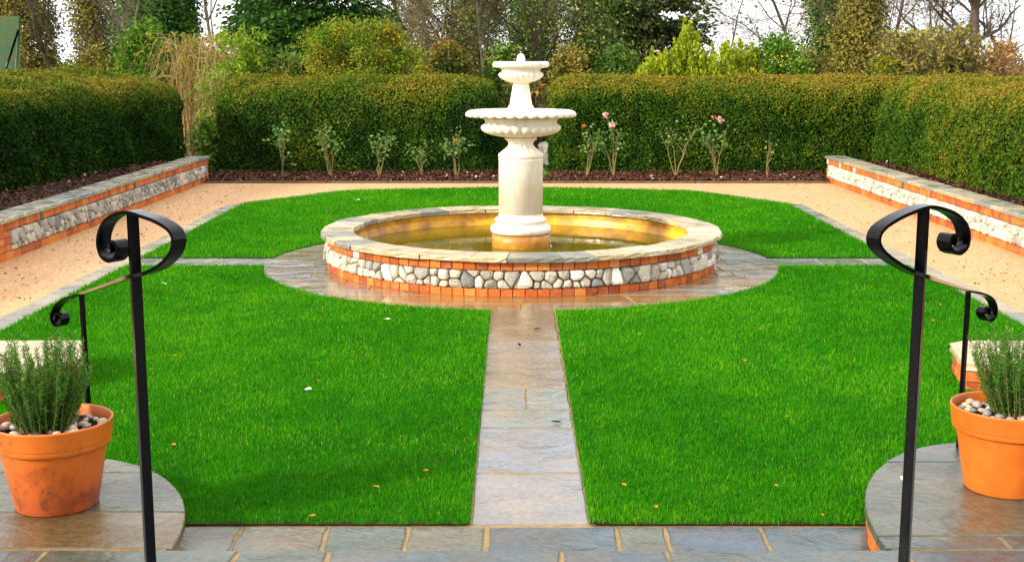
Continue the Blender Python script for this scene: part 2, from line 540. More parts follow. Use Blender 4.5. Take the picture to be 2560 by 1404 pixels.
# corner platforms (quarter ellipses) and the dwarf walls beside them
PL_L = (-2.45, 5.26, .95, 1.33)       # cx, y0, rx, ry
PL_R = (2.62, 5.26, .97, 1.58)
ST = .15                              # one step up
WALL_L = [(-3.03, 8.65), (-3.22, 9.2), (-5.0, 9.2), (-5.0, 7.1), (-3.36, 8.25)]
WALL_R = [(3.14, 8.52), (5.0, 7.6), (5.0, 9.2), (3.36, 9.2), (3.25, 9.12)]

# ---- grass blades
def make_grass():
    xs, ys = [], []
    n = 1500000
    # density falls with distance like the size of a pixel grows
    u = RNG.random(n)
    a, b, q = 5.6, 22.9, -.55
    y = (a ** q + u * (b ** q - a ** q)) ** (1 / q)
    x = RNG.uniform(-4.5, 4.6, n)
    x = x[:]; keep = np.zeros(n, bool)
    for p in LAWNS: keep |= inside(p, x, y)
    keep &= np.abs(x) < (y + .6) * .52
    for cx, y0, rx, ry in (PL_L, PL_R):
        s = -1 if cx < 0 else 1
        e = ((x - cx) / rx) ** 2 + ((y - y0) / ry) ** 2 < 1
        e |= ((x - cx) * s > 0) & (y < y0 + ry)
        keep &= ~e
    for w in (WALL_L, WALL_R): keep &= ~inside(w, x, y)
    keep &= ~((y < 5.96) & (RNG.random(n) < .5))
    keep &= RNG.random(n) < .52
    x, y = x[keep], y[keep]; n = len(x)
    x = x + RNG.normal(0, .009, n); y = y + RNG.normal(0, .006, n)
    P = np.stack([x, y, np.full(n, .004)], 1)
    cl = vnoise(P, 3.2, 3) * .5 + vnoise(P, 11, 4) * .5
    big = vnoise(P, .7, 9)
    sc = (y / 6.0) ** .8
    hgt = (.016 + .018 * RNG.random(n) + .012 * cl) * (1 + .15 * (sc - 1))
    wid = (.002 + .0016 * RNG.random(n)) * sc
    az = RNG.uniform(0, 2 * PI, n)
    lean = np.abs(RNG.normal(0, .55, n))
    d = np.stack([np.cos(az), np.sin(az), np.zeros(n)], 1)
    yaw = RNG.uniform(0, 2 * PI, n)
    w = np.stack([np.cos(yaw), np.sin(yaw), np.zeros(n)], 1)
    mid = P + d * (hgt * .25 * lean)[:, None]; mid[:, 2] += hgt * .6
    tip = P + d * (hgt * .85 * lean)[:, None]; tip[:, 2] += hgt * np.clip(1 - .25 * lean, .35, 1)
    ww = w * wid[:, None]
    V = np.stack([P - ww * .5, P + ww * .5, mid + ww * .42, mid - ww * .42, tip], 1).reshape(-1, 3)
    k = np.arange(n)[:, None] * 5
    idx = np.concatenate([k + np.array([[0, 1, 2, 3]]), k + np.array([[3, 2, 4]])], 1).ravel()
    fn = np.tile(np.array([4, 3], np.int32), n)
    tone = np.clip(.12 + .45 * cl + .28 * (big - .5) + RNG.normal(0, .17, n), 0, .96)
    tone[RNG.random(n) < .003] = 1.0
    tone[(RNG.random(n) < .1 * vnoise(P, 2.1, 15) ** 3)] = .97
    o = np_mesh('grass', V, fn, idx, np.repeat(tone, 5), [M['grass']])
    o['kind'] = 'stuff'
    tag(o, 'short bright green lawn grass around the round fountain pool', 'grass')
make_grass()

# bare earth along the cut turf edges
for k, (x0, x1) in enumerate(((HX - PH - 3.4, HX - PH), (HX + PH, HX + PH + 3.4))):
    pts = [(x0 + (x1 - x0) * i / 90, 5.932 + max(0, random.uniform(-.02, .04))) for i in range(91)]
    sheet('soil_edge', [(x0, 5.925), (x1, 5.925)] + pts[::-1], .0085, M['soil'])
# ---- flagged paving: path, cross path, ring, front strip, edging bands (one sheet of mortar under each)
def clip(poly, inside_fn, inter):
    out = []
    for i in range(len(poly)):
        a, b = poly[i], poly[(i + 1) % len(poly)]
        ia, ib = inside_fn(a), inside_fn(b)
        if ia: out.append(a)
        if ia != ib: out.append(inter(a, b))
    return out


rp = random.Random(3)
pv = MB()
G = .013
def rect(x0, x1, y0, y1, g=G / 2): return [(x0 + g, y0 + g), (x1 - g, y0 + g), (x1 - g, y1 - g), (x0 + g, y1 - g)]
path_rows = [(5.94, 6.74, .56, None), (6.74, 7.62, .42, None), (7.62, 8.03, .2, None), (8.03, 8.59, .28, HX + .01), (8.59, 9.57, .66, None),
             (9.57, 10.12, .6, None), (10.12, 11.40, .8, None)]
for y0, y1, t, spl in path_rows:
    xs = [HX - PH, HX + PH] if spl is None else [HX - PH, spl, HX + PH]
    for i in range(len(xs) - 1):
        pv.slab([(xs[i] + .006, y0 + .013), (xs[i + 1] - .006, y0 + .013), (xs[i + 1] - .006, y1 - .013), (xs[i] + .006, y1 - .013)], rp.uniform(-.003, .003), .03, t + rp.uniform(-.05, .05), rnd=rp, jit=.005)
y = FY + RING - .05
while y < 23.7:
    y1 = min(23.75, y + rp.uniform(.5, .9))
    pv.slab(rect(HX - PH, HX + PH, y, y1), 0, .03, rp.uniform(.3, .8), rnd=rp)
    y = y1
for s in (-1, 1):
    x = AX + s * (RING - .03); X = XL if s < 0 else XR
    while abs(X - x) > .05:
        x1 = x + s * rp.uniform(.45, .75)
        if (X - x1) * s < .25: x1 = X
        pv.slab(rect(min(x, x1), max(x, x1), FY - PH, FY + PH), 0, .03, rp.uniform(.1, .6), rnd=rp)
        x = x1
fs_ = MB()
fx = [-1.95, -1.33, -.905, -.51, -.125, .51, .75, 1.22, 1.95]
for i in range(len(fx) - 1):
    fs_.slab(rect(fx[i], fx[i + 1], 5.1, 5.92, .011), .002, .03, [.45, .5, .32, .46, .08, .38, .0, .1][i], rnd=rp, jit=.006)
o = fs_.build('front_path', M['flag_shaded']); o['kind'] = 'structure'
# edging bands beside the gravel
def band(path, w, tone):
    for i in range(len(path) - 1):
        a, b = Vector(path[i]), Vector(path[i + 1])
        L = (b - a).length; t = (b - a) / L; nn = Vector((-t.y, t.x)) * w
        u = 0
        while u < L - .02:
            u1 = min(L, u + rp.uniform(.45, .8))
            if L - u1 < .2: u1 = L
            p0, p1 = a + t * (u + .004), a + t * (u1 - .004)
            pl = [tuple(p0), tuple(p1), tuple(p1 + nn), tuple(p0 + nn)]
            if poly_area(pl) < 0: pl = pl[::-1]
            pv.slab(pl, .001, .03, rp.uniform(*tone), rnd=rp)
            u = u1
o = pv.build('flag_path', M['flag']); o['kind'] = 'structure'
pv = MB()
band([(XL, 4.6), (XL, FY - PH)], .24, (.15, .6)); band([(XL, FY - PH), (XL, FY + PH)], .24, (.15, .6)); band([(XL, FY + PH), (XL, 20.2)], .24, (.15, .6))
band([(XL, 20.22), (HX - 3.05, 22.32)], .2, (.3, .6))
band([(XR, 4.6), (XR, FY - PH)], -.24, (.05, .5)); band([(XR, FY - PH), (XR, FY + PH)], -.24, (.1, .4)); band([(XR, FY + PH), (XR, 20.2)], -.24, (.05, .5))
band([(XR, 20.22), (HX + 3.05, 22.32)], -.2, (.2, .55))
o = pv.build('lawn_kerb', M['coping']); o['kind'] = 'structure'
# ring of tan flags round the pool
rg = MB()
NP = 72
circ = [(AX + RING * math.cos(2 * PI * k / NP), FY + RING * math.sin(2 * PI * k / NP)) for k in range(NP)]
def clip_circle(poly):
    for k in range(NP):
        c0, c1 = circ[k], circ[(k + 1) % NP]
        ex, ey = c1[0] - c0[0], c1[1] - c0[1]
        side = lambda p: ex * (p[1] - c0[1]) - ey * (p[0] - c0[0])
        def inter(a, b):
            sa, sb = side(a), side(b)
            t = sa / (sa - sb)
            return (a[0] + (b[0] - a[0]) * t, a[1] + (b[1] - a[1]) * t)
        poly = clip(poly, lambda p: side(p) >= 0, inter)
        if len(poly) < 3: return []
    return poly
y = FY - RING
first = True
while y < FY + RING - .05:
    y1 = min(FY + RING, y + (rp.uniform(.32, .5) if y < FY - 2.1 or y > FY + 1.8 else rp.uniform(.2, .42)))
    x = AX - RING
    while x < AX + RING:
        x1 = x + rp.uniform(.5, 1.1)
        sk = rp.uniform(-.12, .12) if y < FY - 1.8 else 0
        q = [(x + G / 2, y + G / 2), (x1 - G / 2, y + G / 2), (x1 - G / 2 + sk, y1 - G / 2), (x + G / 2 + sk, y1 - G / 2)]
        x = x1 + 0
        c = (sum(p[0] for p in q) / 4 - AX, sum(p[1] for p in q) / 4 - FY)
        if math.hypot(*c) < 1.6: continue
        q = clip_circle(q)
        if len(q) >= 3 and abs(poly_area(q)) > .01:
            # front of the ring is tan, both sides paler blue-grey to paint in reflected sky
            gx = (c[0] / RING)
            rg.slab(q, .001, .03, min(1, max(0, rp.uniform(.35, .95) - max(0, abs(gx) - .45) * .9)), rnd=rp, sub=.2)
    y = y1
o = rg.build('pool_paving', M['flag_tan']); o['kind'] = 'structure'
# mortar bed below all the flags
mb = MB()
def bed(poly, z=-.0045):
    if poly_area(poly) < 0: poly = poly[::-1]
    mb.add([(x, y, z) for x, y in poly], [tuple(range(len(poly)))])
bed(circ)
bed([(HX - PH, 5.0), (HX + PH, 5.0), (HX + PH, 11.5), (HX - PH, 11.5)], -.0047)
bed([(HX - PH, 17.0), (HX + PH, 17.0), (HX + PH, 23.76), (HX - PH, 23.76)], -.0047)
bed([(-2.3, 5.0), (HX - PH, 5.0), (HX - PH, 5.95), (-2.3, 5.95)], -.0044); bed([(HX + PH, 5.0), (2.3, 5.0), (2.3, 5.95), (HX + PH, 5.95)], -.0044)
bed([(XL - .24, 4.6), (XL, 4.6), (XL, 20.2), (XL - .24, 20.2)]); bed([(XR, 4.6), (XR + .24, 4.6), (XR + .24, 20.2), (XR, 20.2)])
bed([(XL, FY - PH), (AX - 2.88, FY - PH), (AX - 2.88, FY + PH), (XL, FY + PH)], -.0049); bed([(AX + 2.88, FY - PH), (XR, FY - PH), (XR, FY + PH), (AX + 2.88, FY + PH)], -.0049)
o = mb.build('mortar_bed', M['mortar']); o['kind'] = 'structure'

# ---------------------------------------------------------------- walls of brick and flint
rw = random.Random(21)
def brick_row(mb, f, u0, u1, v0, v1, w1, depth, bw=.112, joint=.008, special=None):
    """bricks along u on the surface w = w1; f maps (u, v, w) to the world"""
    n = max(1, round((u1 - u0) / bw)); bw = (u1 - u0) / n
    for i in range(n):
        a, b = u0 + i * bw + joint / 2, u0 + (i + 1) * bw - joint / 2
        e = rw.uniform(-.003, .003); c = .004
        t = min(.93, max(.065, rw.gauss(.5, .3)))
        if special:
            t2 = special((a + b) / 2, bw)
            if t2 is not None: t = t2
        A = [(a, v0), (b, v0), (b, v1), (a, v1)]
        B = [(a + c, v0 + c), (b - c, v0 + c), (b - c, v1 - c), (a + c, v1 - c)]
        vs = [f(u, v, w1 - depth) for u, v in A] + [f(u, v, w1 + e - c) for u, v in A] + [f(u, v, w1 + e) for u, v in B]
        fs = [(8, 9, 10, 11)]
        for L in (0, 4):
            for k in range(4):
                k2 = (k + 1) % 4
                fs.append((L + k, L + k2, L + 4 + k2, L + 4 + k))
        mb.add(vs, fs, t)


def stone(mb, f, u, v, w, su, sv, sw, tone):
    """one faceted field stone bulging out of the wall"""
    nu, nv = 8, 5
    ph = rw.uniform(0, 6.28); ex = rw.uniform(.4, .7)
    js = [[rw.uniform(.84, 1.12) for _ in range(nu)] for _ in range(nv + 1)]
    lob = [rw.uniform(-.12, .12) for _ in range(3)]
    vs = []
    sg = lambda x, e: math.copysign(abs(x) ** e, x)
    for j in range(nv + 1):
        la = -PI / 2 + PI * j / nv
        for i in range(nu):
            lo = 2 * PI * i / nu + ph
            r = js[j][i] * (1 + lob[0] * math.cos(lo) + lob[1] * math.cos(2 * lo) + lob[2] * math.sin(3 * lo))
            if j in (0, nv): r = 1
            cl = sg(math.cos(la), ex)
            vs.append(f(u + su / 2 * cl * sg(math.cos(lo), ex) * r, v + sv / 2 * cl * sg(math.sin(lo), ex) * r, w + sw * sg(math.sin(la), .75) * (1 if j in (0, nv) else js[j][i])))
    fs = [(j * nu + i, j * nu + (i + 1) % nu, (j + 1) * nu + (i + 1) % nu, (j + 1) * nu + i) for j in range(nv) for i in range(nu)]
    mb.add(vs, fs, tone)


def stone_band(mb, f, u0, u1, v0, v1, w, rmin, rmax, tones=(.1, 1)):
    """interlocking field stones: cells around scattered points, each a bulging faceted stone"""
    h = v1 - v0
    pts = []
    for _ in range(int((u1 - u0) * h / (rmin * rmin) * 14)):
        r = rmin + (rmax - rmin) * rw.random() ** 1.6
        p = (rw.uniform(u0 + r * .5, u1 - r * .5), rw.uniform(v0 + r * .42, v1 - r * .42), r)
        if all(abs(p[0] - q[0]) > r + q[2] or math.hypot(p[0] - q[0], p[1] - q[1]) > (r + q[2]) * .82 for q in pts[-4000:]):
            pts.append(p)
    for p in pts:
        cell = [(max(u0, p[0] - .25), v0), (min(u1, p[0] + .25), v0), (min(u1, p[0] + .25), v1), (max(u0, p[0] - .25), v1)]
        for q in pts:
            if q is p or abs(q[0] - p[0]) > .5: continue
            dx, dy = q[0] - p[0], q[1] - p[1]
            k = (dx * dx + dy * dy + p[2] ** 2 - q[2] ** 2) / 2          # power diagram: big stones keep more room
            side = lambda t: (t[0] - p[0]) * dx + (t[1] - p[1]) * dy - k
            def inter(a, b):
                sa, sb = side(a), side(b); t = sa / (sa - sb)
                return (a[0] + (b[0] - a[0]) * t, a[1] + (b[1] - a[1]) * t)
            cell = clip(cell, lambda t: side(t) <= 0, inter)
            if len(cell) < 3: break
        if len(cell) < 3: continue
        cx = sum(c[0] for c in cell) / len(cell); cy = sum(c[1] for c in cell) / len(cell)
        # cut corners so the outline is a rounded polygon
        o = []
        for i in range(len(cell)):
            a, b, c = cell[i - 1], cell[i], cell[(i + 1) % len(cell)]
            k1 = rw.uniform(.07, .24)
            for e in (a, c): o.append((b[0] + (e[0] - b[0]) * k1, b[1] + (e[1] - b[1]) * k1))
        sz = math.sqrt(abs(sum(o[i][0] * o[(i + 1) % len(o)][1] - o[(i + 1) % len(o)][0] * o[i][1] for i in range(len(o)))) / 2)
        if sz < .02: continue
        sh = 1 - .007 / sz * 1.6
        bul = min(.04, sz * .3) * rw.uniform(.7, 1.25)
        tx, ty = rw.uniform(-.25, .25), rw.uniform(-.25, .25)
        n = len(o)
        vs = []
        for sc, ww in ((sh, -.03), (sh, .006), (sh * .9, bul * .62), (sh * .58, bul)):
            for a, b in o:
                jj = rw.uniform(.95, 1.05) if sc < sh else 1
                uu, vv = (a - cx) * sc * jj, (b - cy) * sc * jj
                vs.append(f(cx + uu, cy + vv, w + ww + (uu * tx + vv * ty if ww > .01 else 0) + (rw.uniform(-.004, .004) if ww > .01 else 0)))
        vs.append(f(cx, cy, w + bul * rw.uniform(.95, 1.15)))
        fs = [(L * n + i, L * n + (i + 1) % n, (L + 1) * n + (i + 1) % n, (L + 1) * n + i) for L in range(3) for i in range(n)]
        fs += [(3 * n + i, 3 * n + (i + 1) % n, 4 * n) for i in range(n)]
        mb.add(vs, fs, min(1, max(0, rw.triangular(tones[0], tones[1], (tones[0] + tones[1]) / 2))))


# ---- round pool
RW = 2.19
pool = empty('fountain_pool', (AX, FY, 0), 'round garden pool wall of orange brick and pale flint with stone coping', 'pool')
O = (AX, FY, 0)
fr = lambda u, v, w: (AX + (RW + w) * math.cos(u / RW), FY + (RW + w) * math.sin(u / RW), v)
C = 2 * PI * RW
def pale(p): return lambda u, bw: (rw.uniform(.95, 1) if rw.random() < p else None)
b = MB(); brick_row(b, fr, 0, C, 0, .078, 0, .1, .122); b.build('brick_course', M['brick'], pool, O)
b = MB(); brick_row(b, fr, 0, C, .262, .345, 0, .1, .122, special=pale(.012)); b.build('brick_course', M['brick'], pool, O)
b = MB(); stone_band(b, fr, 0, C, .08, .26, -.006, .044, .11, (-.05, 1.1)); b.build('flint_band', M['flint'], pool, O)
def ringwall(mb, r, z0, z1, n=96, flip=False, r2=None):
    r2 = r2 or r
    vs = []
    for k in range(n):
        a = 2 * PI * k / n
        vs += [(AX + r * math.cos(a), FY + r * math.sin(a), z0), (AX + r2 * math.cos(a), FY + r2 * math.sin(a), z1)]
    fs = []
    for k in range(n):
        a, b_ = 2 * k, 2 * ((k + 1) % n)
        q = (a, b_, b_ + 1, a + 1)
        fs.append(q[::-1] if flip else q)
    mb.add(vs, fs, .5, 0, True)
b = MB(); ringwall(b, RW - .022, -.02, .346); b.build('mortar_core', M['mortar_dark'], pool, O)
b = MB(); ringwall(b, 1.86, -.03, .14, flip=True, r2=1.9); ringwall(b, 1.9, .14, .27, flip=True, r2=1.95); ringwall(b, 1.95, .27, .35, flip=True, r2=1.955)
b.build('lining', M['ochre'], pool, O)
b = MB()
a = 0
rc = random.Random(5)
cuts = []
while a < 2 * PI - .12:
    cuts.append(a); a += rc.uniform(.14, .27)
for i, a0 in enumerate(cuts):
    a1 = cuts[i + 1] if i + 1 < len(cuts) else 2 * PI
    a0 += .0018; a1 -= .0018
    n = 6
    ro = 2.255 + rc.uniform(-.012, .012); ri = 1.895 + rc.uniform(-.006, .006)
    pl = [(AX + ro * math.cos(a0 + (a1 - a0) * k / n), FY + ro * math.sin(a0 + (a1 - a0) * k / n)) for k in range(n + 1)] + \
         [(AX + ri * math.cos(a1 - (a1 - a0) * k / n), FY + ri * math.sin(a1 - (a1 - a0) * k / n)) for k in range(n + 1)]
    t = rc.choice([.05, .2, .45, .6, .75, .85, .95, .7])
    b.slab(pl, .40 + rc.uniform(-.003, .003), .05, t, .008, .004, .05, rc, 0, .012)
b.build('coping', M['coping'], pool, O)
# water
n = 96
me = bpy.data.meshes.new('water')
vs = [(0, 0, 0)]
rings = 14
for j in range(1, rings + 1):
    for k in range(n):
        a = 2 * PI * k / n
        vs.append((1.935 * j / rings * math.cos(a), 1.935 * j / rings * math.sin(a), 0))
fs = [(0, 1 + k, 1 + (k + 1) % n) for k in range(n)]
for j in range(rings - 1):
    for k in range(n):
        fs.append((1 + j * n + k, 1 + (j + 1) * n + k, 1 + (j + 1) * n + (k + 1) % n, 1 + j * n + (k + 1) % n))
me.from_pydata(vs, [], fs); me.materials.append(M['water']); me.polygons.foreach_set('use_smooth', [True] * len(fs)); me.update()
o = link_mesh('water', me); o.location = (AX, FY, .19); o['kind'] = 'structure'

# ---- tiered fountain
fo = empty('tiered_fountain', (AX, FY, 0), 'cream stone two tier fountain standing in the round pool', 'fountain')
def lathe(name, prof, mat, segs=128, flutes=0, parent=fo):
    """prof: (radius, height, flute depth); flutes are rounded lobes"""
    vs, fs = [], []
    for p in prof:
        r, h = p[0], p[1]; amp = p[2] if len(p) > 2 else 0; dz = p[3] if len(p) > 3 else 0
        for k in range(segs):
            a = 2 * PI * k / segs
            w = (abs(math.cos(flutes * a / 2)) - .6) if flutes else 0
            rr = r + amp * w
            vs.append((rr * math.cos(a), rr * math.sin(a), h + dz * w))
    for i in range(len(prof) - 1):
        for k in range(segs):
            k2 = (k + 1) % segs
            fs.append((i * segs + k, i * segs + k2, (i + 1) * segs + k2, (i + 1) * segs + k))
    fs.append(tuple(range(segs))[::-1]); fs.append(tuple((len(prof) - 1) * segs + k for k in range(segs)))
    b = MB(); b.add(vs, fs, .5, 0, True)
    o = b.build(name, mat, parent)
    me = o.data
    sh = me.attributes.new('sharp_face', 'BOOLEAN', 'FACE')
    me.polygons[len(fs) - 1].use_smooth = False; me.polygons[len(fs) - 2].use_smooth = False
    return o
def rnd_prof(pts, r0):
    return pts
def torus_prof(rin, rout, z0, z1, n=7):
    """half round moulding from bottom to top"""
    out = []
    for i in range(n + 1):
        a = -PI / 2 + PI * i / n
        out.append((rin + (rout - rin) * math.cos(a), (z0 + z1) / 2 + (z1 - z0) / 2 * math.sin(a)))
    return out
M['plinth'] = mat_plain('ochre_stained_plinth', (.5, .24, .035), .4, .5, 5, .3, .2, (.38, .15, .015), (.42, .6))
lathe('plinth', [(.328, .0), (.329, .25), (.330, .333)], M['plinth'])
lathe('base_moulding', torus_prof(.30, .347, .336, .436) + [(.285, .44), (.279, .452), (.282, .462)] + torus_prof(.272, .298, .466, .515) + [(.268, .52), (.259, .53), (.253, .545), (.2515, .56)], M['fountain'])
lathe('column', [(.2505, .56), (.2505, 1.165), (.252, 1.168), (.254, 1.176), (.252, 1.184), (.249, 1.19)], M['fountain'])
lathe('neck', torus_prof(.24, .256, 1.191, 1.246) + [(.236, 1.25, 0), (.226, 1.257, .004), (.205, 1.272, .012), (.176, 1.292, .018), (.15, 1.315, .018), (.134, 1.338, .016), (.133, 1.355, .014), (.142, 1.372, .01), (.155, 1.384, 0)] + torus_prof(.155, .182, 1.388, 1.428), M['fountain'], 144, 16)
lathe('lower_bowl', [(.15, 1.428), (.225, 1.434, 0), (.262, 1.438, .014), (.33, 1.452, .025), (.39, 1.474, .034), (.425, 1.5, .038), (.437, 1.525, .038), (.434, 1.548, .032), (.424, 1.565, .016), (.408, 1.572, 0), (.402, 1.585), (.408, 1.61), (.42, 1.63), (.44, 1.642)], M['fountain'], 208, 26)
b = MB()
lathe('bowl_rim', [(.4, 1.645), (.5, 1.652, .0), (.575, 1.654, .02, -.012), (.602, 1.660, .026, -.018), (.615, 1.672, .024, -.01), (.617, 1.686, .018), (.612, 1.70, .012), (.598, 1.714, .01), (.575, 1.724, .012), (.555, 1.728, .012), (.535, 1.724), (.52, 1.71), (.5, 1.69), (.4, 1.675), (.2, 1.67)], M['fountain'], 256, 32)
lathe('stem_base', [(.15, 1.668), (.168, 1.69)] + torus_prof(.158, .177, 1.694, 1.742) + [(.15, 1.75), (.145, 1.755)] + torus_prof(.132, .142, 1.757, 1.782), M['fountain'])
lathe('fluted_stem', [(.124, 1.78, .0), (.119, 1.8, .012), (.108, 1.87, .012), (.095, 1.95, .011), (.087, 2.0, .01), (.084, 2.02, .0), (.088, 2.03)], M['fountain'], 160, 20)
lathe('upper_bowl', [(.086, 2.028), (.108, 2.034, .008), (.15, 2.046, .018), (.19, 2.064, .024), (.222, 2.085, .027), (.24, 2.106, .026), (.245, 2.122, .02), (.236, 2.136, .01), (.222, 2.146, 0), (.213, 2.158), (.214, 2.17), (.226, 2.182), (.245, 2.19)], M['fountain'], 192, 24)
lathe('bowl_rim', [(.22, 2.19), (.28, 2.196), (.3, 2.2, .008), (.313, 2.212, .008), (.317, 2.23, .004), (.314, 2.247), (.304, 2.26), (.29, 2.264), (.275, 2.26), (.26, 2.248), (.15, 2.24), (.03, 2.24)], M['fountain'], 192, 36)
lathe('finial', [(.05, 2.238), (.05, 2.26), (.046, 2.27), (.047, 2.285), (.045, 2.305), (.039, 2.325), (.029, 2.34), (.015, 2.349), (.003, 2.351)], M['fountain'], 32)
# the thin drip from the plinth edge
b = MB()
dx, dy = AX + .335, FY - .06
b.tube([(dx, dy, .333), (dx + .004, dy, .28), (dx + .006, dy, .235)], [.004, .003, .002], 6)
for k, (h, r) in enumerate(((.225, .005), (.212, .004), (.198, .014), (.194, .02))): b.tube([(dx + .006, dy, h - r * .5), (dx + .006, dy, h), (dx + .006, dy, h + r * .6)], [r * .6, r, r * .3], 8)
M['drip'] = mat_plain('clear_water', (.75, .75, .72), .05, .6, 10, .05, 0)
o = b.build('water_drip', M['drip'], None, (dx, dy, .19)); tag(o, 'thin drip of water falling from the fountain base into the pool', 'drip')

# ---- straight retaining walls beside the gravel
def retaining(side, X0, ya, yb, piers, greys, label, tones):
    root = empty('retaining_wall', (X0, (ya + yb) / 2, 0), label, 'wall', 'low walls beside the gravel')
    O = (X0, (ya + yb) / 2, 0)
    s = -side      # the face looks towards the axis
    fw = lambda u, v, w: (X0 + s * w, u if s > 0 else u, v)
    # keep the faces turned outwards for both sides
    def sp(u, bw):
        for g, t in greys:
            if abs(u - g) < bw / 2: return t
        return None
    def flipped(b):
        if s > 0: b.f = [f[::-1] for f in b.f]
    b = MB(); brick_row(b, fw, ya, yb, -.02, .085, 0, .1, .225); flipped(b); b.build('brick_course', M['brick'], root, O)
    b = MB(); brick_row(b, fw, ya, yb, .335, .43, 0, .1, .112, special=sp); flipped(b); b.build('brick_course', M['brick'], root, O)
    segs = []
    u = ya
    for p0, p1 in sorted(piers):
        if p0 > u: segs.append((u, p0))
        u = p1
    if u < yb: segs.append((u, yb))
    b = MB()
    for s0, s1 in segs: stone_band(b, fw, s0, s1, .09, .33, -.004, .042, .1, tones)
    flipped(b); b.build('flint_band', M['flint'], root, O)
    for p0, p1 in piers:
        b = MB()
        for k, (z0, z1) in enumerate(((.092, .168), (.175, .25), (.257, .33))): brick_row(b, fw, p0 + (.02 if k == 1 else 0), p1, z0, z1, .0, .1, .2 if p1 - p0 > .3 else .1)
        flipped(b); b.build('brick_pier', M['brick'], root, O)
    b = MB()
    xa, xb = X0 + s * -.022, X0 - s * .3
    b.box(((xa + xb) / 2, (ya + yb) / 2, .2), (abs(xa - xb), yb - ya - .01, .455)); b.build('mortar_core', M['mortar_dark'], root, O)
    b = MB(); u = ya - .03
    while u < yb:
        u1 = min(yb + .04, u + rw.uniform(.4, .75))
        if yb - u1 < .2: u1 = yb + .04
        x0, x1 = sorted((X0 + s * .035, X0 - s * .34))
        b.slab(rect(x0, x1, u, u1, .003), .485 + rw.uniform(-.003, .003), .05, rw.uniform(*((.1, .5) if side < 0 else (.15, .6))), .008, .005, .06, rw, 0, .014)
        u = u1
    b.build('coping', M['coping'], root, O)
    return root
def yL(px, py): return at_h(px, py, .38).y
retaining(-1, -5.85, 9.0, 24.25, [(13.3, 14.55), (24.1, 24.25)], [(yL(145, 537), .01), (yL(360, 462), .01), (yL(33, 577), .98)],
          'long low brick and flint wall under the shaded left hedge', (-.1, .75))  # flint tones lowered to paint in the shade on this wall
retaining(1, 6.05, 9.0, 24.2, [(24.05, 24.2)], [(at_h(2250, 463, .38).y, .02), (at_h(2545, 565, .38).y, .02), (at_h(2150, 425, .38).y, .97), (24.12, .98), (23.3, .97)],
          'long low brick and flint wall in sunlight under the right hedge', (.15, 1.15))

# ---- beds
sheet('soil_bed', [(-14, 23.86), (15, 23.86), (15, 27.5), (-14, 27.5)], .02, M['soil'])
def raised(name, pts):
    return sheet(name, pts, .37, M['soil'])
raised('soil_bed', [(-9, 9), (-6.15, 9), (-6.15, 24.25), (-9, 24.25)]); raised('soil_bed', [(6.35, 9), (9, 9), (9, 24.2), (6.35, 24.2)])
# the bank where raised soil falls to the back bed
for s in (-1, 1):
    x0, x1 = (-9, -6.0) if s < 0 else (6.2, 9)
    me = bpy.data.meshes.new('soil_bank')
    me.from_pydata([(x0, 24.2, .369), (x1, 24.2, .369), (x1, 25.0, .021), (x0, 25.0, .021)], [], [(0, 1, 2, 3)])
    me.materials.append(M['soil']); me.update(); o = link_mesh('soil_bank', me); o['kind'] = 'structure'
ed = MB(); x = -5.9
while x < 6.05:
    x1 = min(6.05, x + rw.uniform(.8, 1.4)); ed.box(((x + x1) / 2, 23.83, .005), (x1 - x - .01, .035, .06), .5); x = x1
M['edging'] = mat_plain('weathered_board', (.16, .1, .06), .85, .2, 6, .3, .3)
o = ed.build('path_edging', M['edging']); o['kind'] = 'structure'

def chips():
    n = 24000
    x = RNG.uniform(-6.1, 6.3, n); y = RNG.uniform(23.86, 26.3, n); z = np.full(n, .03)
    n2 = 4500
    xl = RNG.uniform(-8.6, -6.17, n2); yl = RNG.uniform(13.5, 24.2, n2)
    xr = RNG.uniform(6.37, 8, n2); yr = RNG.uniform(13.5, 24.2, n2)
    P = np.concatenate([np.stack([x, y, z], 1), np.stack([xl, yl, np.full(n2, .378)], 1), np.stack([xr, yr, np.full(n2, .378)], 1)])
    P[:, 2] += RNG.random(len(P)) * .025
    t = RNG.random(len(P)) * .93
    t[RNG.random(len(P)) < .01] = .97
    o = leaves('bark_mulch', P, RNG.uniform(.02, .055, len(P)), t, M['chip'], normal=np.tile([0, 0, 1.], (len(P), 1)), spread=.5)
    o['kind'] = 'stuff'; tag(o, 'dark bark mulch with pale flecks on the planting beds', 'mulch')
    n = 900
    P = np.stack([np.concatenate([RNG.uniform(-5.8, -4.68, 550), RNG.uniform(4.8, 6.0, 350)]), RNG.uniform(9, 23.7, n), np.full(n, -.002)], 1)
    o = leaves('leaf_litter', P, RNG.uniform(.008, .03, n), RNG.random(n), M['litter'], normal=np.tile([0, 0, 1.], (n, 1)), spread=.3)
    o['kind'] = 'stuff'; tag(o, 'tiny dead leaf scraps scattered over the orange gravel', 'leaf litter')
chips()

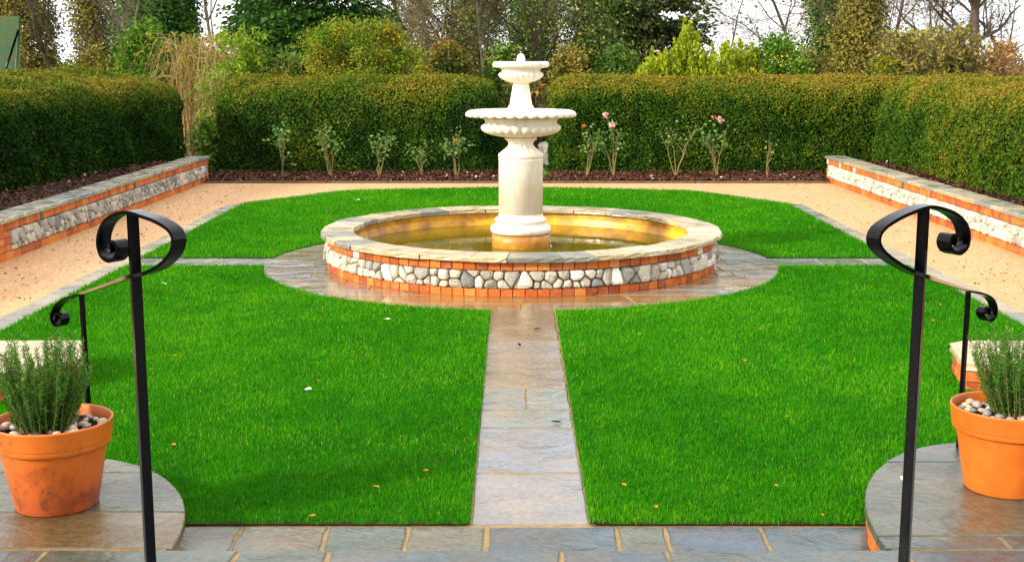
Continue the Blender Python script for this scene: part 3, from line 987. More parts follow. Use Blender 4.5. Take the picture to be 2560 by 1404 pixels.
# ---------------------------------------------------------------- steps, platforms, dwarf walls, terrace
st = MB(); rs = random.Random(9)
def ell(cx, y0, rx, ry, s, n=22):
    """edge of a corner platform from its inner end round to the outside"""
    return [(cx - s * rx * math.cos(PI / 2 * k / n), y0 + ry * math.sin(PI / 2 * k / n)) for k in range(n + 1)]
def clip_half(poly, axis, val, keep_less):
    ins = (lambda p: p[axis] <= val) if keep_less else (lambda p: p[axis] >= val)
    def inter(a, b):
        t = (val - a[axis]) / (b[axis] - a[axis]); return (a[0] + (b[0] - a[0]) * t, a[1] + (b[1] - a[1]) * t)
    return clip(poly, ins, inter)
def platform(spec, rows, splits, tones, label):
    cx, y0, rx, ry = spec; s = -1 if cx < 0 else 1
    edge = ell(cx, y0, rx, ry, s)
    out = edge + [(s * 5.0, y0 + ry), (s * 5.0, y0)]
    if poly_area(out) < 0: out = out[::-1]
    k = 0
    for i in range(len(rows) - 1):
        for j in range(len(splits[i]) - 1):
            x0, x1 = splits[i][j], splits[i][j + 1]
            q = clip_half(clip_half(clip_half(clip_half(out, 1, rows[i] + .006, False), 1, rows[i + 1] - .006, True), 0, x0 + .006, False), 0, x1 - .006, True)
            if len(q) > 2 and abs(poly_area(q)) > .003: st.slab(q, ST, .045, tones[k % len(tones)], .006, .002, .12, rs, 0, .006)
            k += 1
    return edge
eL = platform(PL_L, [5.26, 5.72, 6.31, 6.6], [[-5, -2.95, -1.4], [-5, -2.72, -1.3], [-5, -2.2, -1.3]], [.3, .75, .4, .36, .5, .42], '')
eR = platform(PL_R, [5.26, 5.41, 6.48, 6.86], [[1.4, 2.2, 5], [1.4, 2.95, 5], [1.4, 2.7, 5]], [.2, .25, .34, .75, .12, .3], '')
# tread below the platforms and the hidden steps up to the terrace
tx = [-3.2, -2.05, -1.2, -.8, .215, .675, 1.72, 2.9]
tt = [.2, .3, .32, .15, .1, .22, .12]
for i in range(len(tx) - 1): st.slab(rect(tx[i], tx[i + 1], 4.55, 5.25, .012), ST, .045, tt[i], .006, .006, .1, rs, 0, .008)
for lv, y0, y1 in ((2, 4.15, 4.6), (3, 3.85, 4.2)):
    for i in range(5): st.slab(rect(-2.5 + i, -1.5 + i, y0, y1, .006), ST * lv, .045, rs.uniform(.1, .5), .006, .004, .1, rs)
o = st.build('steps', M['flag_shaded']); o['kind'] = 'structure'
te = MB()
for i in range(7):
    for j in range(8):
        te.slab(rect(-3.5 + i, -2.5 + i, 3.9 - (j + 1) * .7, 3.9 - j * .7, .005), .6, .045, rs.uniform(.1, .5), .006, .003, .2, rs)
o = te.build('terrace', M['flag_shaded']); o['kind'] = 'structure'
# risers: mortar cores and a course of brick under the stone noses
ri = MB(); rb = MB()
for spec, edge in ((PL_L, eL), (PL_R, eR)):
    cx, y0, rx, ry = spec; s = -1 if cx < 0 else 1
    inn = [(cx + (x - cx) * .975, y0 + (yy - y0) * .98) for x, yy in edge]
    poly = inn + [(s * 5.0, y0 + ry * .98), (s * 5.0, y0)]
    if poly_area(poly) < 0: poly = poly[::-1]
    k = len(poly)
    ri.add([(x, yy, -.02) for x, yy in poly] + [(x, yy, ST - .006) for x, yy in poly], [(i, (i + 1) % k, k + (i + 1) % k, k + i) for i in range(k)] + [tuple(k + i for i in range(k))])
    L = [0]
    for i in range(1, len(inn)): L.append(L[-1] + math.dist(inn[i], inn[i - 1]))
    def fcur(u, v, w):
        i = max(1, min(len(L) - 1, next((j for j, l in enumerate(L) if l >= u), len(L) - 1)))
        t = (u - L[i - 1]) / (L[i] - L[i - 1]); a, b_ = Vector(inn[i - 1]), Vector(inn[i])
        p = a.lerp(b_, t); d = (b_ - a).normalized(); nn = Vector((d.y, -d.x)) * (1 if s < 0 else -1)
        nn = nn if nn.dot(p - Vector((cx, y0))) > 0 else -nn
        p = p + nn * w
        return (p.x, p.y, v)
    k0 = len(rb.f)
    if s > 0: brick_row(rb, fcur, 0, L[-1], .0, .1, .014, .05, .215)
for lv, y0, y1 in ((1, 4.6, 5.235), (2, 4.1, 4.575), (3, 3.8, 4.17), (4, -2, 3.88)):
    top = ST * lv - .006 - (.001 * lv)
    w = 3.3 if lv == 1 else (2.5 if lv < 4 else 3.5)
    ri.box((0, (y0 + y1) / 2, top / 2 - .01), (2 * w, y1 - y0, top + .02))
o = ri.build('step_core', M['mortar']); o['kind'] = 'structure'
o = rb.build('step_riser', M['brick']); o['kind'] = 'structure'

def dwarf(poly, label):
    c = Vector((sum(p[0] for p in poly) / len(poly), sum(p[1] for p in poly) / len(poly), 0))
    root = empty('dwarf_wall', c, label, 'wall', 'dwarf walls beside the steps')
    if poly_area(poly) < 0: poly = poly[::-1]
    b = MB(); b.slab(poly, .21, .06, .72 if c.x > 0 else .82, .01, .004, .08, rs, 0, .012); b.build('coping', M['coping'], root, c)
    ins = [(p[0] + (c.x - p[0]) * .035, p[1] + (c.y - p[1]) * .1) for p in poly]
    k = len(ins)
    b = MB(); b.add([(x, y, -.02) for x, y in ins] + [(x, y, .151) for x, y in ins], [(i, (i + 1) % k, k + (i + 1) % k, k + i) for i in range(k)] + [tuple(range(k))[::-1], tuple(k + i for i in range(k))])
    b.build('mortar_core', M['mortar'], root, c)
    b = MB()
    for i in range(k):
        a, d = Vector(ins[i]), Vector(ins[(i + 1) % k]); L = (d - a).length; t = (d - a) / L; nn = Vector((t.y, -t.x))
        ff = lambda u, v, w: (*(a + t * u + nn * w), v)
        for r in range(2):
            brick_row(b, ff, .0, L, -.02 + r * .085, .06 + r * .085, .012, .03, .215 if r % 2 else .11)
    b.build('brick_courses', M['brick'], root, c)
dwarf(WALL_L, 'stone topped dwarf brick wall behind the left potted rosemary')
dwarf(WALL_R, 'stone topped dwarf brick wall behind the right potted rosemary')

# ---------------------------------------------------------------- pots with rosemary
def pot(loc, mat, label):
    root = empty('plant_pot', loc, label, 'pot', 'terracotta pots on the steps')
    pr = [(.0, .004), (.18, .004), (.190, .0), (.194, .008), (.205, .07), (.232, .22), (.247, .3), (.249, .306)]
    lathe('body', pr, mat, 96, parent=root)
    lathe('rim_band', [(.246, .304), (.262, .305), (.266, .31), (.268, .328), (.268, .333), (.271, .337), (.272, .342), (.278, .41), (.281, .418), (.2815, .424), (.278, .4275), (.272, .427), (.268, .42), (.262, .36), (.256, .32)], mat, 96, parent=root)
    b = MB(); n = 40
    b.add([(.263 * math.cos(2 * PI * k / n), .263 * math.sin(2 * PI * k / n), .37) for k in range(n)], [tuple(range(n))])
    b.build('soil', M['soil'], root)
    return root
POT_L = Vector((-2.205, 5.83, ST)); POT_R = Vector((2.48, 6.07, ST))
pot(POT_L, M['pot_dirty'], 'terracotta pot with dark grime stains on its belly, left of the steps')
pot(POT_R, M['pot'], 'clean bright terracotta pot on the curved step at the right')

def rosemary(loc, seed, nst, lean, label):
    rr = random.Random(seed)
    root = empty('rosemary_plant', loc + Vector((0, 0, .37)), label, 'plant', 'rosemary plants in the pots')
    sm = MB(); NP_, ND, NT = [], [], []
    for i in range(nst):
        a = rr.uniform(0, 2 * PI); rad = .12 * math.sqrt(rr.random())
        p = Vector((rad * math.cos(a), rad * math.sin(a), 0))
        out = Vector((math.cos(a), math.sin(a), 0))
        ln = rr.uniform(.2, .5) * (1 - .3 * rad / .13 * rr.random())
        d = (Vector((0, 0, 1)) + out * rr.uniform(.05, .6) + Vector((lean, 0, 0)) * rr.random()).normalized()
        pts = [p]; k = 8
        for j in range(k):
            d = (d + Vector((rr.uniform(-.09, .09), rr.uniform(-.09, .09), rr.uniform(0, .12)))).normalized()
            p = p + d * ln / k
            pts.append(p)
        sm.tube(pts, [.0028 - .0018 * j / k for j in range(k + 1)], 5)
        m = int(ln / .0035)
        for q in range(m):
            f = .12 + .88 * q / m; j = min(k - 1, int(f * k)); t = f * k - j
            b = pts[j].lerp(pts[j + 1], t); dd = (pts[j + 1] - pts[j]).normalized()
            az = rr.uniform(0, 2 * PI)
            u = dd.cross(Vector((.3, .5, .2))).normalized(); w = dd.cross(u)
            side = u * math.cos(az) + w * math.sin(az)
            nd = (side + dd * rr.uniform(.35, 1.3)).normalized()
            NP_.append(b + nd * .011); ND.append(nd); NT.append(min(1, max(0, .2 + .35 * f + rr.gauss(0, .17) + (.25 if rr.random() < .05 else 0))))
    sm.build('stems', M['stem'], root)
    P = np.array([tuple(v) for v in NP_]); D = np.array([tuple(v) for v in ND])
    n = len(P)
    leaves('needles', P, RNG.uniform(.0032, .005, n), np.array(NT), M['rosemary'], root, direction=D, dspread=.15, elong=7.0)
rosemary(POT_L + Vector((-.03, -.02, 0)), 4, 210, -.05, 'feathery rosemary bush growing in the grimy left pot')
rosemary(POT_R + Vector((.05, .0, 0)), 8, 260, .03, 'dense rosemary bush growing in the clean right pot')

def pebbles(loc, n, seed, label, group, keepout):
    rr = random.Random(seed)
    protos = []
    for k in range(5):
        b = MB(); nu, nv = 12, 8
        e = [rr.uniform(-.1, .1) for _ in range(4)]
        vs = []
        for j in range(nv + 1):
            la = -PI / 2 + PI * j / nv
            for i in range(nu):
                lo = 2 * PI * i / nu
                r = 1 + e[0] * math.cos(lo) + e[1] * math.sin(2 * lo) + e[2] * math.cos(3 * lo) * math.cos(la)
                vs.append((r * math.cos(la) * math.cos(lo), .78 * r * math.cos(la) * math.sin(lo), .6 * math.sin(la)))
        fs = [(j * nu + i, j * nu + (i + 1) % nu, (j + 1) * nu + (i + 1) % nu, (j + 1) * nu + i) for j in range(nv) for i in range(nu)]
        b.add(vs, fs, [.1, .28, .5, .72, .9][k], 0, True)
        o = b.build('pebble', M['pebble']); protos.append(o)
    used = set(); placed = []
    tries = 0
    while len(placed) < n and tries < 4000:
        tries += 1
        a = rr.uniform(0, 2 * PI); rad = .235 * math.sqrt(rr.uniform(.12, 1))
        s = rr.uniform(.017, .034)
        p = Vector((rad * math.cos(a), rad * math.sin(a), 0))
        if rad + s > .258 or any((p - q).length < (s + t) * .82 for q, t in placed): continue
        placed.append((p, s))
        k = rr.randrange(5)
        o = protos[k] if k not in used else protos[k].copy()
        if k in used: COL.objects.link(o)
        used.add(k)
        o.location = loc + p + Vector((0, 0, .37 + s * .52 + rr.uniform(0, .008)))
        o.scale = (s, s, s); o.rotation_euler = (rr.uniform(-.3, .3), rr.uniform(-.3, .3), rr.uniform(0, 6.28))
        tag(o, label, 'pebble', group)
    for k in range(5):
        if k not in used: bpy.data.objects.remove(protos[k])
pebbles(POT_L, 46, 31, 'smooth pebble covering the soil of the grimy left pot', 'pebbles in the left pot', 0)
pebbles(POT_R, 46, 32, 'smooth pebble covering the soil of the clean right pot', 'pebbles in the right pot', 0)

# ---------------------------------------------------------------- wrought iron handrails
def catmull(pts, k=6):
    out = []
    n = len(pts)
    for i in range(n - 1):
        p0, p1, p2, p3 = pts[max(i - 1, 0)], pts[i], pts[i + 1], pts[min(i + 2, n - 1)]
        for j in range(k):
            t = j / k
            out.append(.5 * ((2 * p1) + (p2 - p0) * t + (2 * p0 - 5 * p1 + 4 * p2 - p3) * t * t + (3 * p1 - p0 - 3 * p2 + p3) * t ** 3))
    out.append(pts[-1])
    return out


def strap(mb, C, W, half, th):
    n = len(C)
    A = []
    for i in range(n):
        t = (C[min(i + 1, n - 1)] - C[max(i - 1, 0)]).normalized()
        w = W[i].normalized(); nn = t.cross(w).normalized()
        A.append((C[i] + w * half + nn * th / 2, C[i] - w * half + nn * th / 2, C[i] - w * half - nn * th / 2, C[i] + w * half - nn * th / 2))
    for q in range(4):
        vs, fs = [], []
        for i in range(n): vs += [A[i][q], A[i][(q + 1) % 4]]
        for i in range(n - 1): fs.append((2 * i, 2 * i + 1, 2 * i + 3, 2 * i + 2))
        mb.add(vs, fs, .5, 0, True)
    mb.add(A[0], [(0, 1, 2, 3)]); mb.add(A[-1], [(3, 2, 1, 0)])


def handrail(s, post_px, post_top, loop, far_px, far_y, scroll, label):
    zn, zf = 3.85, 6.66 if s < 0 else 6.85
    def base(px, py, z):
        d = ray(px, py); return Vector((0, 0, H)) + d * (z)          # d has unit depth along the axis
    pn = base(post_px, post_top, zn)
    pf = base(far_px, far_y, zf)
    root = empty('handrail', (pn.x, pn.y, .6), label, 'handrail', 'wrought iron handrails by the steps')
    O = (pn.x, pn.y, .6)
    rn = Vector((pn.x, pn.y, 0)).normalized(); right = Vector((rn.y, -rn.x, 0))
    al = R(40); e = (-rn * math.cos(al) - right * s * math.sin(al)).normalized()
    wn = Vector((-e.y, e.x, 0))
    # the loop swings round behind the post first, so the strap clears it
    n_pts = [on_plane(x, y, pn, e) for x, y in loop]
    rf = Vector((pf.x, pf.y, 0)).normalized(); rr_ = Vector((rf.y, -rf.x, 0))
    al2 = R(32); e2 = (rf * math.cos(al2) + rr_ * s * math.sin(al2)).normalized()
    wf = Vector((-e2.y, e2.x, 0)) * -1
    if wf.dot(wn) < 0: wf = -wf
    f_pts = [on_plane(x, y, pf, e2) for x, y in scroll]
    a = n_pts[0]; bq = f_pts[0]
    mid = [a.lerp(bq, t) for t in (.12, .3, .5, .7, .88)]
    ctrl = list(reversed(n_pts)) + mid + f_pts
    C = catmull(ctrl, 7)
    k1 = len(n_pts) * 7; k2 = k1 + len(mid) * 7
    W = []
    for i in range(len(C)):
        t = min(1, max(0, (i - k1) / (k2 - k1)))
        W.append(wn.lerp(wf, t))
    b = MB(); strap(b, C, W, .025, .011)
    # the ends are rolled tight into ridged cores
    for c, w_, r in ((C[0], W[0].normalized(), .017), (C[-1], W[-1].normalized(), .015)):
        k = 14
        b.tube([c + w_ * (-.0262 + .0524 * q / k) for q in range(k + 1)], [r if q % 2 else r - .0025 for q in range(k + 1)], 16)
    b.build('rail', M['black'], root, O)
    b = MB()
    b.box((pn.x, pn.y, (.6 + pn.z - .006) / 2), (.031, .031, pn.z - .006 - .6), .5, math.atan2(pn.y, pn.x) - PI / 2 - s * R(14))
    o = b.build('post', M['black'], root, O)
    bv = o.modifiers.new('b', 'BEVEL'); bv.width = .003; bv.segments = 2
    b = MB(); b.box((pn.x, pn.y, .606), (.11, .11, .011)); b.build('base_plate', M['black'], root, O)
    b = MB()
    b.box((pf.x, pf.y, (pf.z - .004 + ST) / 2), (.021, .021, pf.z - .004 - ST), .5, math.atan2(e2.y, e2.x))
    b.build('spindle', M['black'], root, O)
    return root
handrail(-1, 331, 531, [(331, 690), (372, 681), (408, 664), (436, 636), (447, 605), (438, 576), (405, 553), (365, 538), (331, 529), (300, 535), (276, 552), (262, 580), (259, 610), (268, 638), (286, 650), (302, 640), (307, 618), (299, 603), (288, 606), (286, 618)],
         204, 735, [(204, 735), (178, 743), (156, 754), (141, 772), (136, 793), (144, 811), (157, 811), (163, 797), (158, 784), (147, 784), (145, 792)],
         'black iron handrail with scrolled ends beside the grimy left pot')
handrail(1, 2310, 517, [(2310, 691), (2272, 677), (2226, 651), (2195, 625), (2184, 600), (2194, 573), (2226, 549), (2268, 529), (2310, 516), (2345, 521), (2376, 534), (2399, 556), (2408, 585), (2404, 614), (2386, 631), (2367, 624), (2360, 606), (2366, 588), (2378, 588), (2381, 600)],
         2421, 727, [(2421, 727), (2450, 733), (2472, 744), (2483, 765), (2481, 789), (2469, 801), (2456, 794), (2451, 779), (2459, 768), (2469, 771), (2470, 779)],
         'black iron handrail with scrolled ends beside the clean right pot')

# ---------------------------------------------------------------- hedges
def hedge(name, length, depth, height, rad, warp, label, group, dens=1500, lsize=.045, brown=.5, seed=1, tone0=.0, mat='yew', nsz=1.0):
    """rounded clipped block: u along, v across (0 = front), w up; warp maps (N,3) to the world"""
    half = np.array([length / 2, depth / 2, height / 2 + rad])
    # core: a box grid pushed to the rounded surface, shrunk a little
    def project(p, shrink=0.0):
        inner = np.clip(p, -(half - rad), half - rad)
        d = p - inner
        l = np.linalg.norm(d, axis=1, keepdims=True)
        n = d / np.maximum(l, 1e-6)
        return inner + n * (rad - shrink), n
    def world(p):
        q = p.copy(); q[:, 0] += length / 2; q[:, 1] += depth / 2; q[:, 2] += height - half[2]
        return warp(q)
    def face_pts(n):
        a = np.array([half[0] * 2 * half[2] * 2, half[0] * 2 * half[2] * 2, half[1] * 2 * half[2] * 2, half[1] * 2 * half[2] * 2, half[0] * 2 * half[1] * 2])
        k = RNG.choice(5, n, p=a / a.sum())
        p = RNG.uniform(-1, 1, (n, 3)) * half
        p[k == 0, 1] = -half[1]; p[k == 1, 1] = half[1]; p[k == 2, 0] = -half[0]; p[k == 3, 0] = half[0]; p[k == 4, 2] = half[2]
        return p
    area = length * height * 2 + depth * height * 2 + length * depth
    n = int(area * dens)
    p = face_pts(n)
    p = p[p[:, 2] + height - half[2] > .0]
    q, nn = project(p)
    lump = vnoise(q, 1.1, seed) - .5
    fine = vnoise(q, 4.5, seed + 5) - .5
    disp = .16 * lump + .10 * fine + RNG.normal(0, .018, len(q)) + np.where(RNG.random(len(q)) < .03, RNG.exponential(.035, len(q)), 0)
    W0 = world(q); W1 = world(q + nn * .01)
    wn = unit(W1 - W0)
    W = world(q + nn * disp[:, None])
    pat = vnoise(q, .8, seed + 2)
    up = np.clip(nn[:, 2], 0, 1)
    tone = .25 + .3 * fine + .45 * (pat - .5) + .3 * (vnoise(q, 2.3, seed + 4) - .5) + brown * np.maximum(up ** .7 * 1.15, np.clip((q[:, 2] + height - half[2]) / height - .5, 0, .5) * 1.1) * .62 + RNG.normal(0, .15, len(q)) + tone0  # brown clipped tops, with the lit top and dark base painted in
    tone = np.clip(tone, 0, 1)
    root = None
    # leaves and the twiggy core in one mesh
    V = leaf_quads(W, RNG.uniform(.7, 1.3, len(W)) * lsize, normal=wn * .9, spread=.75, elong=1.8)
    m = len(W)
    g = 26
    cu = []
    faces = []
    nx = max(10, int(length / .25))
    def grid(fix, axis, n1, n2):
        o1, o2 = [i for i in range(3) if i != axis]
        a = np.linspace(-half[o1], half[o1], n1); b = np.linspace(-half[o2], half[o2], n2)
        A, B = np.meshgrid(a, b, indexing='ij')
        pp = np.zeros((n1 * n2, 3)); pp[:, o1] = A.ravel(); pp[:, o2] = B.ravel(); pp[:, axis] = fix
        k = sum(len(c) for c in cu)
        cu.append(pp)
        for i in range(n1 - 1):
            for j in range(n2 - 1):
                faces.append((k + i * n2 + j, k + (i + 1) * n2 + j, k + (i + 1) * n2 + j + 1, k + i * n2 + j + 1))
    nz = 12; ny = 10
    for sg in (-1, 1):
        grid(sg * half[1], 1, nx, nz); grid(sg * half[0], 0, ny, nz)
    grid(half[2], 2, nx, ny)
    cp = np.concatenate(cu)
    cq, cn = project(cp, .0)
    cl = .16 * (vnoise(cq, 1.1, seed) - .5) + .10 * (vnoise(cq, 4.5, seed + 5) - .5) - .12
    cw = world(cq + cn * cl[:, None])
    Vall = np.concatenate([V, cw])
    idx = np.concatenate([np.arange(4 * m), np.array(faces).ravel() + 4 * m])
    fn = np.full(m + len(faces), 4, np.int32)
    mi = np.concatenate([np.zeros(m, np.int32), np.ones(len(faces), np.int32)])
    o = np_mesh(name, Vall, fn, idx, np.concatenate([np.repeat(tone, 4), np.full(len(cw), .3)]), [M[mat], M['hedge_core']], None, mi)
    tag(o, label, 'hedge', group)
    return o


# left hedge: its front leans and its top slopes up to the back
def warp_l(q):
    u, v, w = q[:, 0], q[:, 1], q[:, 2]
    t = u / 16.0
    y = 10.0 + u
    xf = np.interp(y, [10, 18.5, 22, 25.9], [-8.3, -7.55, -7.1, -6.62])
    x = xf - v
    z = w * (1 + .11 * np.clip(v, 0, 2)) + .2
    return np.stack([x, y, z], 1)
hedge('hedge', 15.9, 2.1, 1.58, .38, warp_l, 'dark shaded clipped hedge along the left retaining wall', 'clipped hedges', 3300, .027, 1.0, 3, -.2)  # shade of the left face painted in by a lower leaf tone
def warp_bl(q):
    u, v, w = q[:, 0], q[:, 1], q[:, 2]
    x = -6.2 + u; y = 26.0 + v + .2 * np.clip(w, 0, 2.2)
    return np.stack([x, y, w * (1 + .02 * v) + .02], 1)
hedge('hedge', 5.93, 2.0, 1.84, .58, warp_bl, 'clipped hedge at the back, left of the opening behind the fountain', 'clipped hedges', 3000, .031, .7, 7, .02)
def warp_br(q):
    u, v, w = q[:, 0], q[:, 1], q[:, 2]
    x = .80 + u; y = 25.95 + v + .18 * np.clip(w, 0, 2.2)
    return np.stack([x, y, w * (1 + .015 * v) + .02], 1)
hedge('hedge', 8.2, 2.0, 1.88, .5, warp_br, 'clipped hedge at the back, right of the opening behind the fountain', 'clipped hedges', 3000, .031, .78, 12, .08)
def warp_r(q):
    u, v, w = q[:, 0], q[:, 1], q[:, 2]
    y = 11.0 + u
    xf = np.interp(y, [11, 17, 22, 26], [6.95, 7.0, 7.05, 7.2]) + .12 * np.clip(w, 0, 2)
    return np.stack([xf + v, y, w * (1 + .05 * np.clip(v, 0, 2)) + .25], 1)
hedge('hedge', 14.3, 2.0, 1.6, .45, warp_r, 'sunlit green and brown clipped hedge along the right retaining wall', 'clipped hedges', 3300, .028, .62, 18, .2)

# ---------------------------------------------------------------- roses
def rose(px, base_py, top_py, width_px, nstem, nleaf, flowers, label, seed, hips=(), D=24.9):
    rr = random.Random(seed)
    base = at(px, base_py, D); base.z = .03
    top = at(px, top_py, D).z
    wm = width_px / F * D * .5
    root = empty('rose_bush', base, label, 'rose bush', 'rose bushes along the back bed')
    sm = MB(); LP = []
    for i in range(nstem):
        p = Vector((rr.uniform(-.008, .008), rr.uniform(-.008, .008), -.02))
        tgt = Vector((rr.uniform(-1, 1) * wm, rr.uniform(-.5, .5) * wm, top * rr.uniform(.7, 1.0)))
        pts = [p]; k = 6
        for j in range(1, k + 1):
            t = j / k
            pts.append(p.lerp(tgt, t) + Vector((rr.uniform(-.03, .03), rr.uniform(-.03, .03), top * .12 * math.sin(PI * t))))
        sm.tube(pts, [.013 - .009 * j / k for j in range(k + 1)], 5)
        for q in range(2):
            j = rr.randint(2, 4); a = pts[j]
            b2 = a + Vector((rr.uniform(-.6, .6) * wm, rr.uniform(-.4, .4) * wm, top * rr.uniform(.1, .35)))
            sm.tube([a, a.lerp(b2, .5) + Vector((0, 0, .03)), b2], [.006, .004, .0025], 4)
            LP += [b2] * 3
        LP += pts[-3:] * 2
    sm.build('stems', M['stem'], root)
    P = []
    for _ in range(nleaf):
        c = rr.choice(LP); P.append((c.x + rr.gauss(0, .085), c.y + rr.gauss(0, .085), max(.1, c.z + rr.gauss(0, .085))))
    P = np.array(P); n = len(P)
    leaves('leaves', P, RNG.uniform(.03, .065, n), np.clip(RNG.normal(.5, .27, n), 0, 1), M['rose_leaf'], root, normal=np.tile([0, -.5, .8], (n, 1)), spread=.7, elong=1.4)
    for (fx, fy) in flowers:
        c = at(fx, fy, D - .15) - base
        k = 46
        Q = np.array([tuple(c + Vector((rr.gauss(0, .022), rr.gauss(0, .022), rr.gauss(0, .024)))) for _ in range(k)])
        leaves('flower', Q, RNG.uniform(.04, .06, k), RNG.random(k), M['petal'], root, elong=1.1)
    for (fx, fy) in hips:
        c = at(fx, fy, D - .15) - base; k = 22
        Q = np.array([tuple(c + Vector((rr.gauss(0, .016), rr.gauss(0, .016), rr.gauss(0, .016)))) for _ in range(k)])
        leaves('bud', Q, RNG.uniform(.03, .045, k), RNG.random(k), M['hip'], root, elong=1.1)
rose(705, 425, 328, 60, 3, 150, [], 'leggy rose bush with a leafy crown, leftmost before the back hedge', 1)
rose(826, 422, 328, 66, 4, 150, [], 'rose bush with two leafy tiers, second from the left end of the bed', 2)
rose(948, 428, 348, 56, 3, 110, [], 'small rose bush with yellow green leaves, middle of the five left roses', 3)
rose(1056, 424, 366, 56, 4, 80, [], 'sparse low rose bush between two leafier ones left of the fountain', 4)
rose(1142, 426, 346, 54, 3, 150, [], 'bright green rose bush nearest the left of the fountain', 5, [(1137, 352)])
rose(1467, 435, 318, 70, 4, 120, [], 'tall rose bush with an orange bud just right of the fountain', 6, [(1460, 316)])
rose(1535, 432, 305, 90, 4, 130, [(1515, 289), (1530, 313)], 'tall rose bush carrying two pink blooms right of the fountain', 7)
rose(1690, 435, 308, 110, 4, 70, [], 'open rose bush with bare forked canes against the hedge', 8)
rose(1795, 432, 305, 90, 4, 130, [(1800, 299)], 'rose bush with a pale pink bloom and an orange bud', 9, [(1783, 294)])
rose(1918, 425, 340, 50, 3, 26, [], 'nearly bare rose stems nearest the right hedge corner', 10)
rose(470, 398, 330, 56, 3, 60, [], 'small sprawling rose at the end of the shaded left hedge', 11, D=25.4)

# ---------------------------------------------------------------- trees and shrubs beyond the hedges
class Skel:
    """branch segments gathered and turned into one tapered mesh"""
    def __init__(s): s.a, s.b, s.ra, s.rb, s.tn, s.cur = [], [], [], [], [], .5
    def seg(s, a, b, ra, rb): s.a.append(tuple(a)); s.b.append(tuple(b)); s.ra.append(ra); s.rb.append(rb); s.tn.append(s.cur)
    def build(s, name, mat, parent, n=5):
        a, b = np.array(s.a), np.array(s.b); ra, rb = np.array(s.ra), np.array(s.rb)
        t = unit(b - a)
        u = np.cross(t, np.array([.31, .57, .76])); u = unit(u); w = np.cross(t, u)
        an = 2 * PI * np.arange(n) / n
        c, si = np.cos(an)[None, :, None], np.sin(an)[None, :, None]
        off = u[:, None] * c + w[:, None] * si
        A = a[:, None] + off * ra[:, None, None]; B = b[:, None] + off * rb[:, None, None]
        V = np.concatenate([A, B], 1).reshape(-1, 3)
        k = np.arange(len(a))[:, None, None] * 2 * n
        i = np.arange(n)
        q = np.stack([i, (i + 1) % n, n + (i + 1) % n, n + i], 1)[None]
        idx = (k + q).ravel()
        return np_mesh(name, V, np.full(len(a) * n, 4, np.int32), idx, np.repeat(np.array(s.tn), 2 * n), [mat], parent, smooth=True)


def grow(sk, rr, p, d, L, r, lv, opt, tips):
    """recursive limb: wiggles, tapers and throws side shoots"""
    k = opt.get('k', 5)
    pts = [p]
    for j in range(k):
        d = (d + Vector((rr.gauss(0, opt['wig']), rr.gauss(0, opt['wig']), rr.gauss(0, opt['wig']) + opt.get('up', 0) * (1 if lv else .3)))).normalized()
        q = p + d * L / k
        sk.seg(p, q, r * (1 - .62 * j / k), r * (1 - .62 * (j + 1) / k))
        p = q; pts.append(p)
        if lv < opt['lv']:
            ns = opt['shoots'][min(lv, len(opt['shoots']) - 1)]
            for _ in range(ns if (j or lv) else opt.get('first', 0)):
                if rr.random() > .8: continue
                ang = rr.uniform(*opt['ang']); az = rr.uniform(0, 2 * PI)
                u = d.cross(Vector((rr.uniform(-1, 1), rr.uniform(-1, 1), rr.uniform(-1, 1)))).normalized()
                nd = (d * math.cos(ang) + u * math.sin(ang)).normalized()
                grow(sk, rr, p, nd, L * rr.uniform(*opt['ratio']), r * (1 - .6 * (j + 1) / k) * opt.get('thin', .55), lv + 1, opt, tips)
        elif lv == opt['lv']:
            tips.append(p)
    tips.append(p)
    return pts


def thin(a, n, rr):
    return a if len(a) <= n else rr.sample(a, n)


TREES = 'trees beyond the hedges'
SHRUBS = 'shrubs beyond the hedges'

def bare_tree(px, D, h, r, label, seed, lean=(0, 0), opt=None, mat='twig', leaf=None, name='bare_tree', nleaf=0, lsize=.06, side=4, tw=2):
    rr = random.Random(seed); h = cap(px, D, h, 1.4)
    base = at(px, 175, D); base.z = -.06
    root = empty(name, base, label, 'tree', TREES)
    sk = Skel(); tips = []
    o = dict(lv=3, k=6, wig=.1, up=.05, shoots=(2, 2, 2), ang=(.5, 1.2), ratio=(.4, .62), first=1, thin=.5)
    o.update(opt or {})
    d = Vector((lean[0], lean[1], 1)).normalized()
    grow(sk, rr, Vector((0, 0, 0)), d, h, r, 0, o, tips)
    for t in thin(tips, 900, rr):
        for _ in range(tw):
            p = t; d = Vector((rr.gauss(0, 1), rr.gauss(0, 1), rr.gauss(.25, .7))).normalized(); L = rr.uniform(.1, .26)
            for j in range(2):
                q = p + d * L; sk.seg(p, q, .006 - .0022 * j, .006 - .0022 * (j + 1)); p = q
                d = (d + Vector((rr.gauss(0, .4), rr.gauss(0, .4), rr.gauss(0, .4)))).normalized()
    sk.build('trunk', M[mat], root, side)
    if leaf:
        P = np.array([tuple(rr.choice(tips)) for _ in range(nleaf)]) + RNG.normal(0, .12, (nleaf, 3))
        leaves('crown', P, RNG.uniform(.6, 1.4, nleaf) * lsize, np.clip(RNG.normal(.55, .25, nleaf), 0, 1), M[leaf], root)
    return root


def cap(px, D, h, k):
    # only the lower part of the wood is seen over the hedges
    return min(h, at(px, 0, D).z * k)


def clump_leaves(P, rr, n, sp):
    i = RNG.integers(0, len(P), n)
    return P[i] + RNG.normal(0, 1, (n, 3)) * np.asarray(sp)


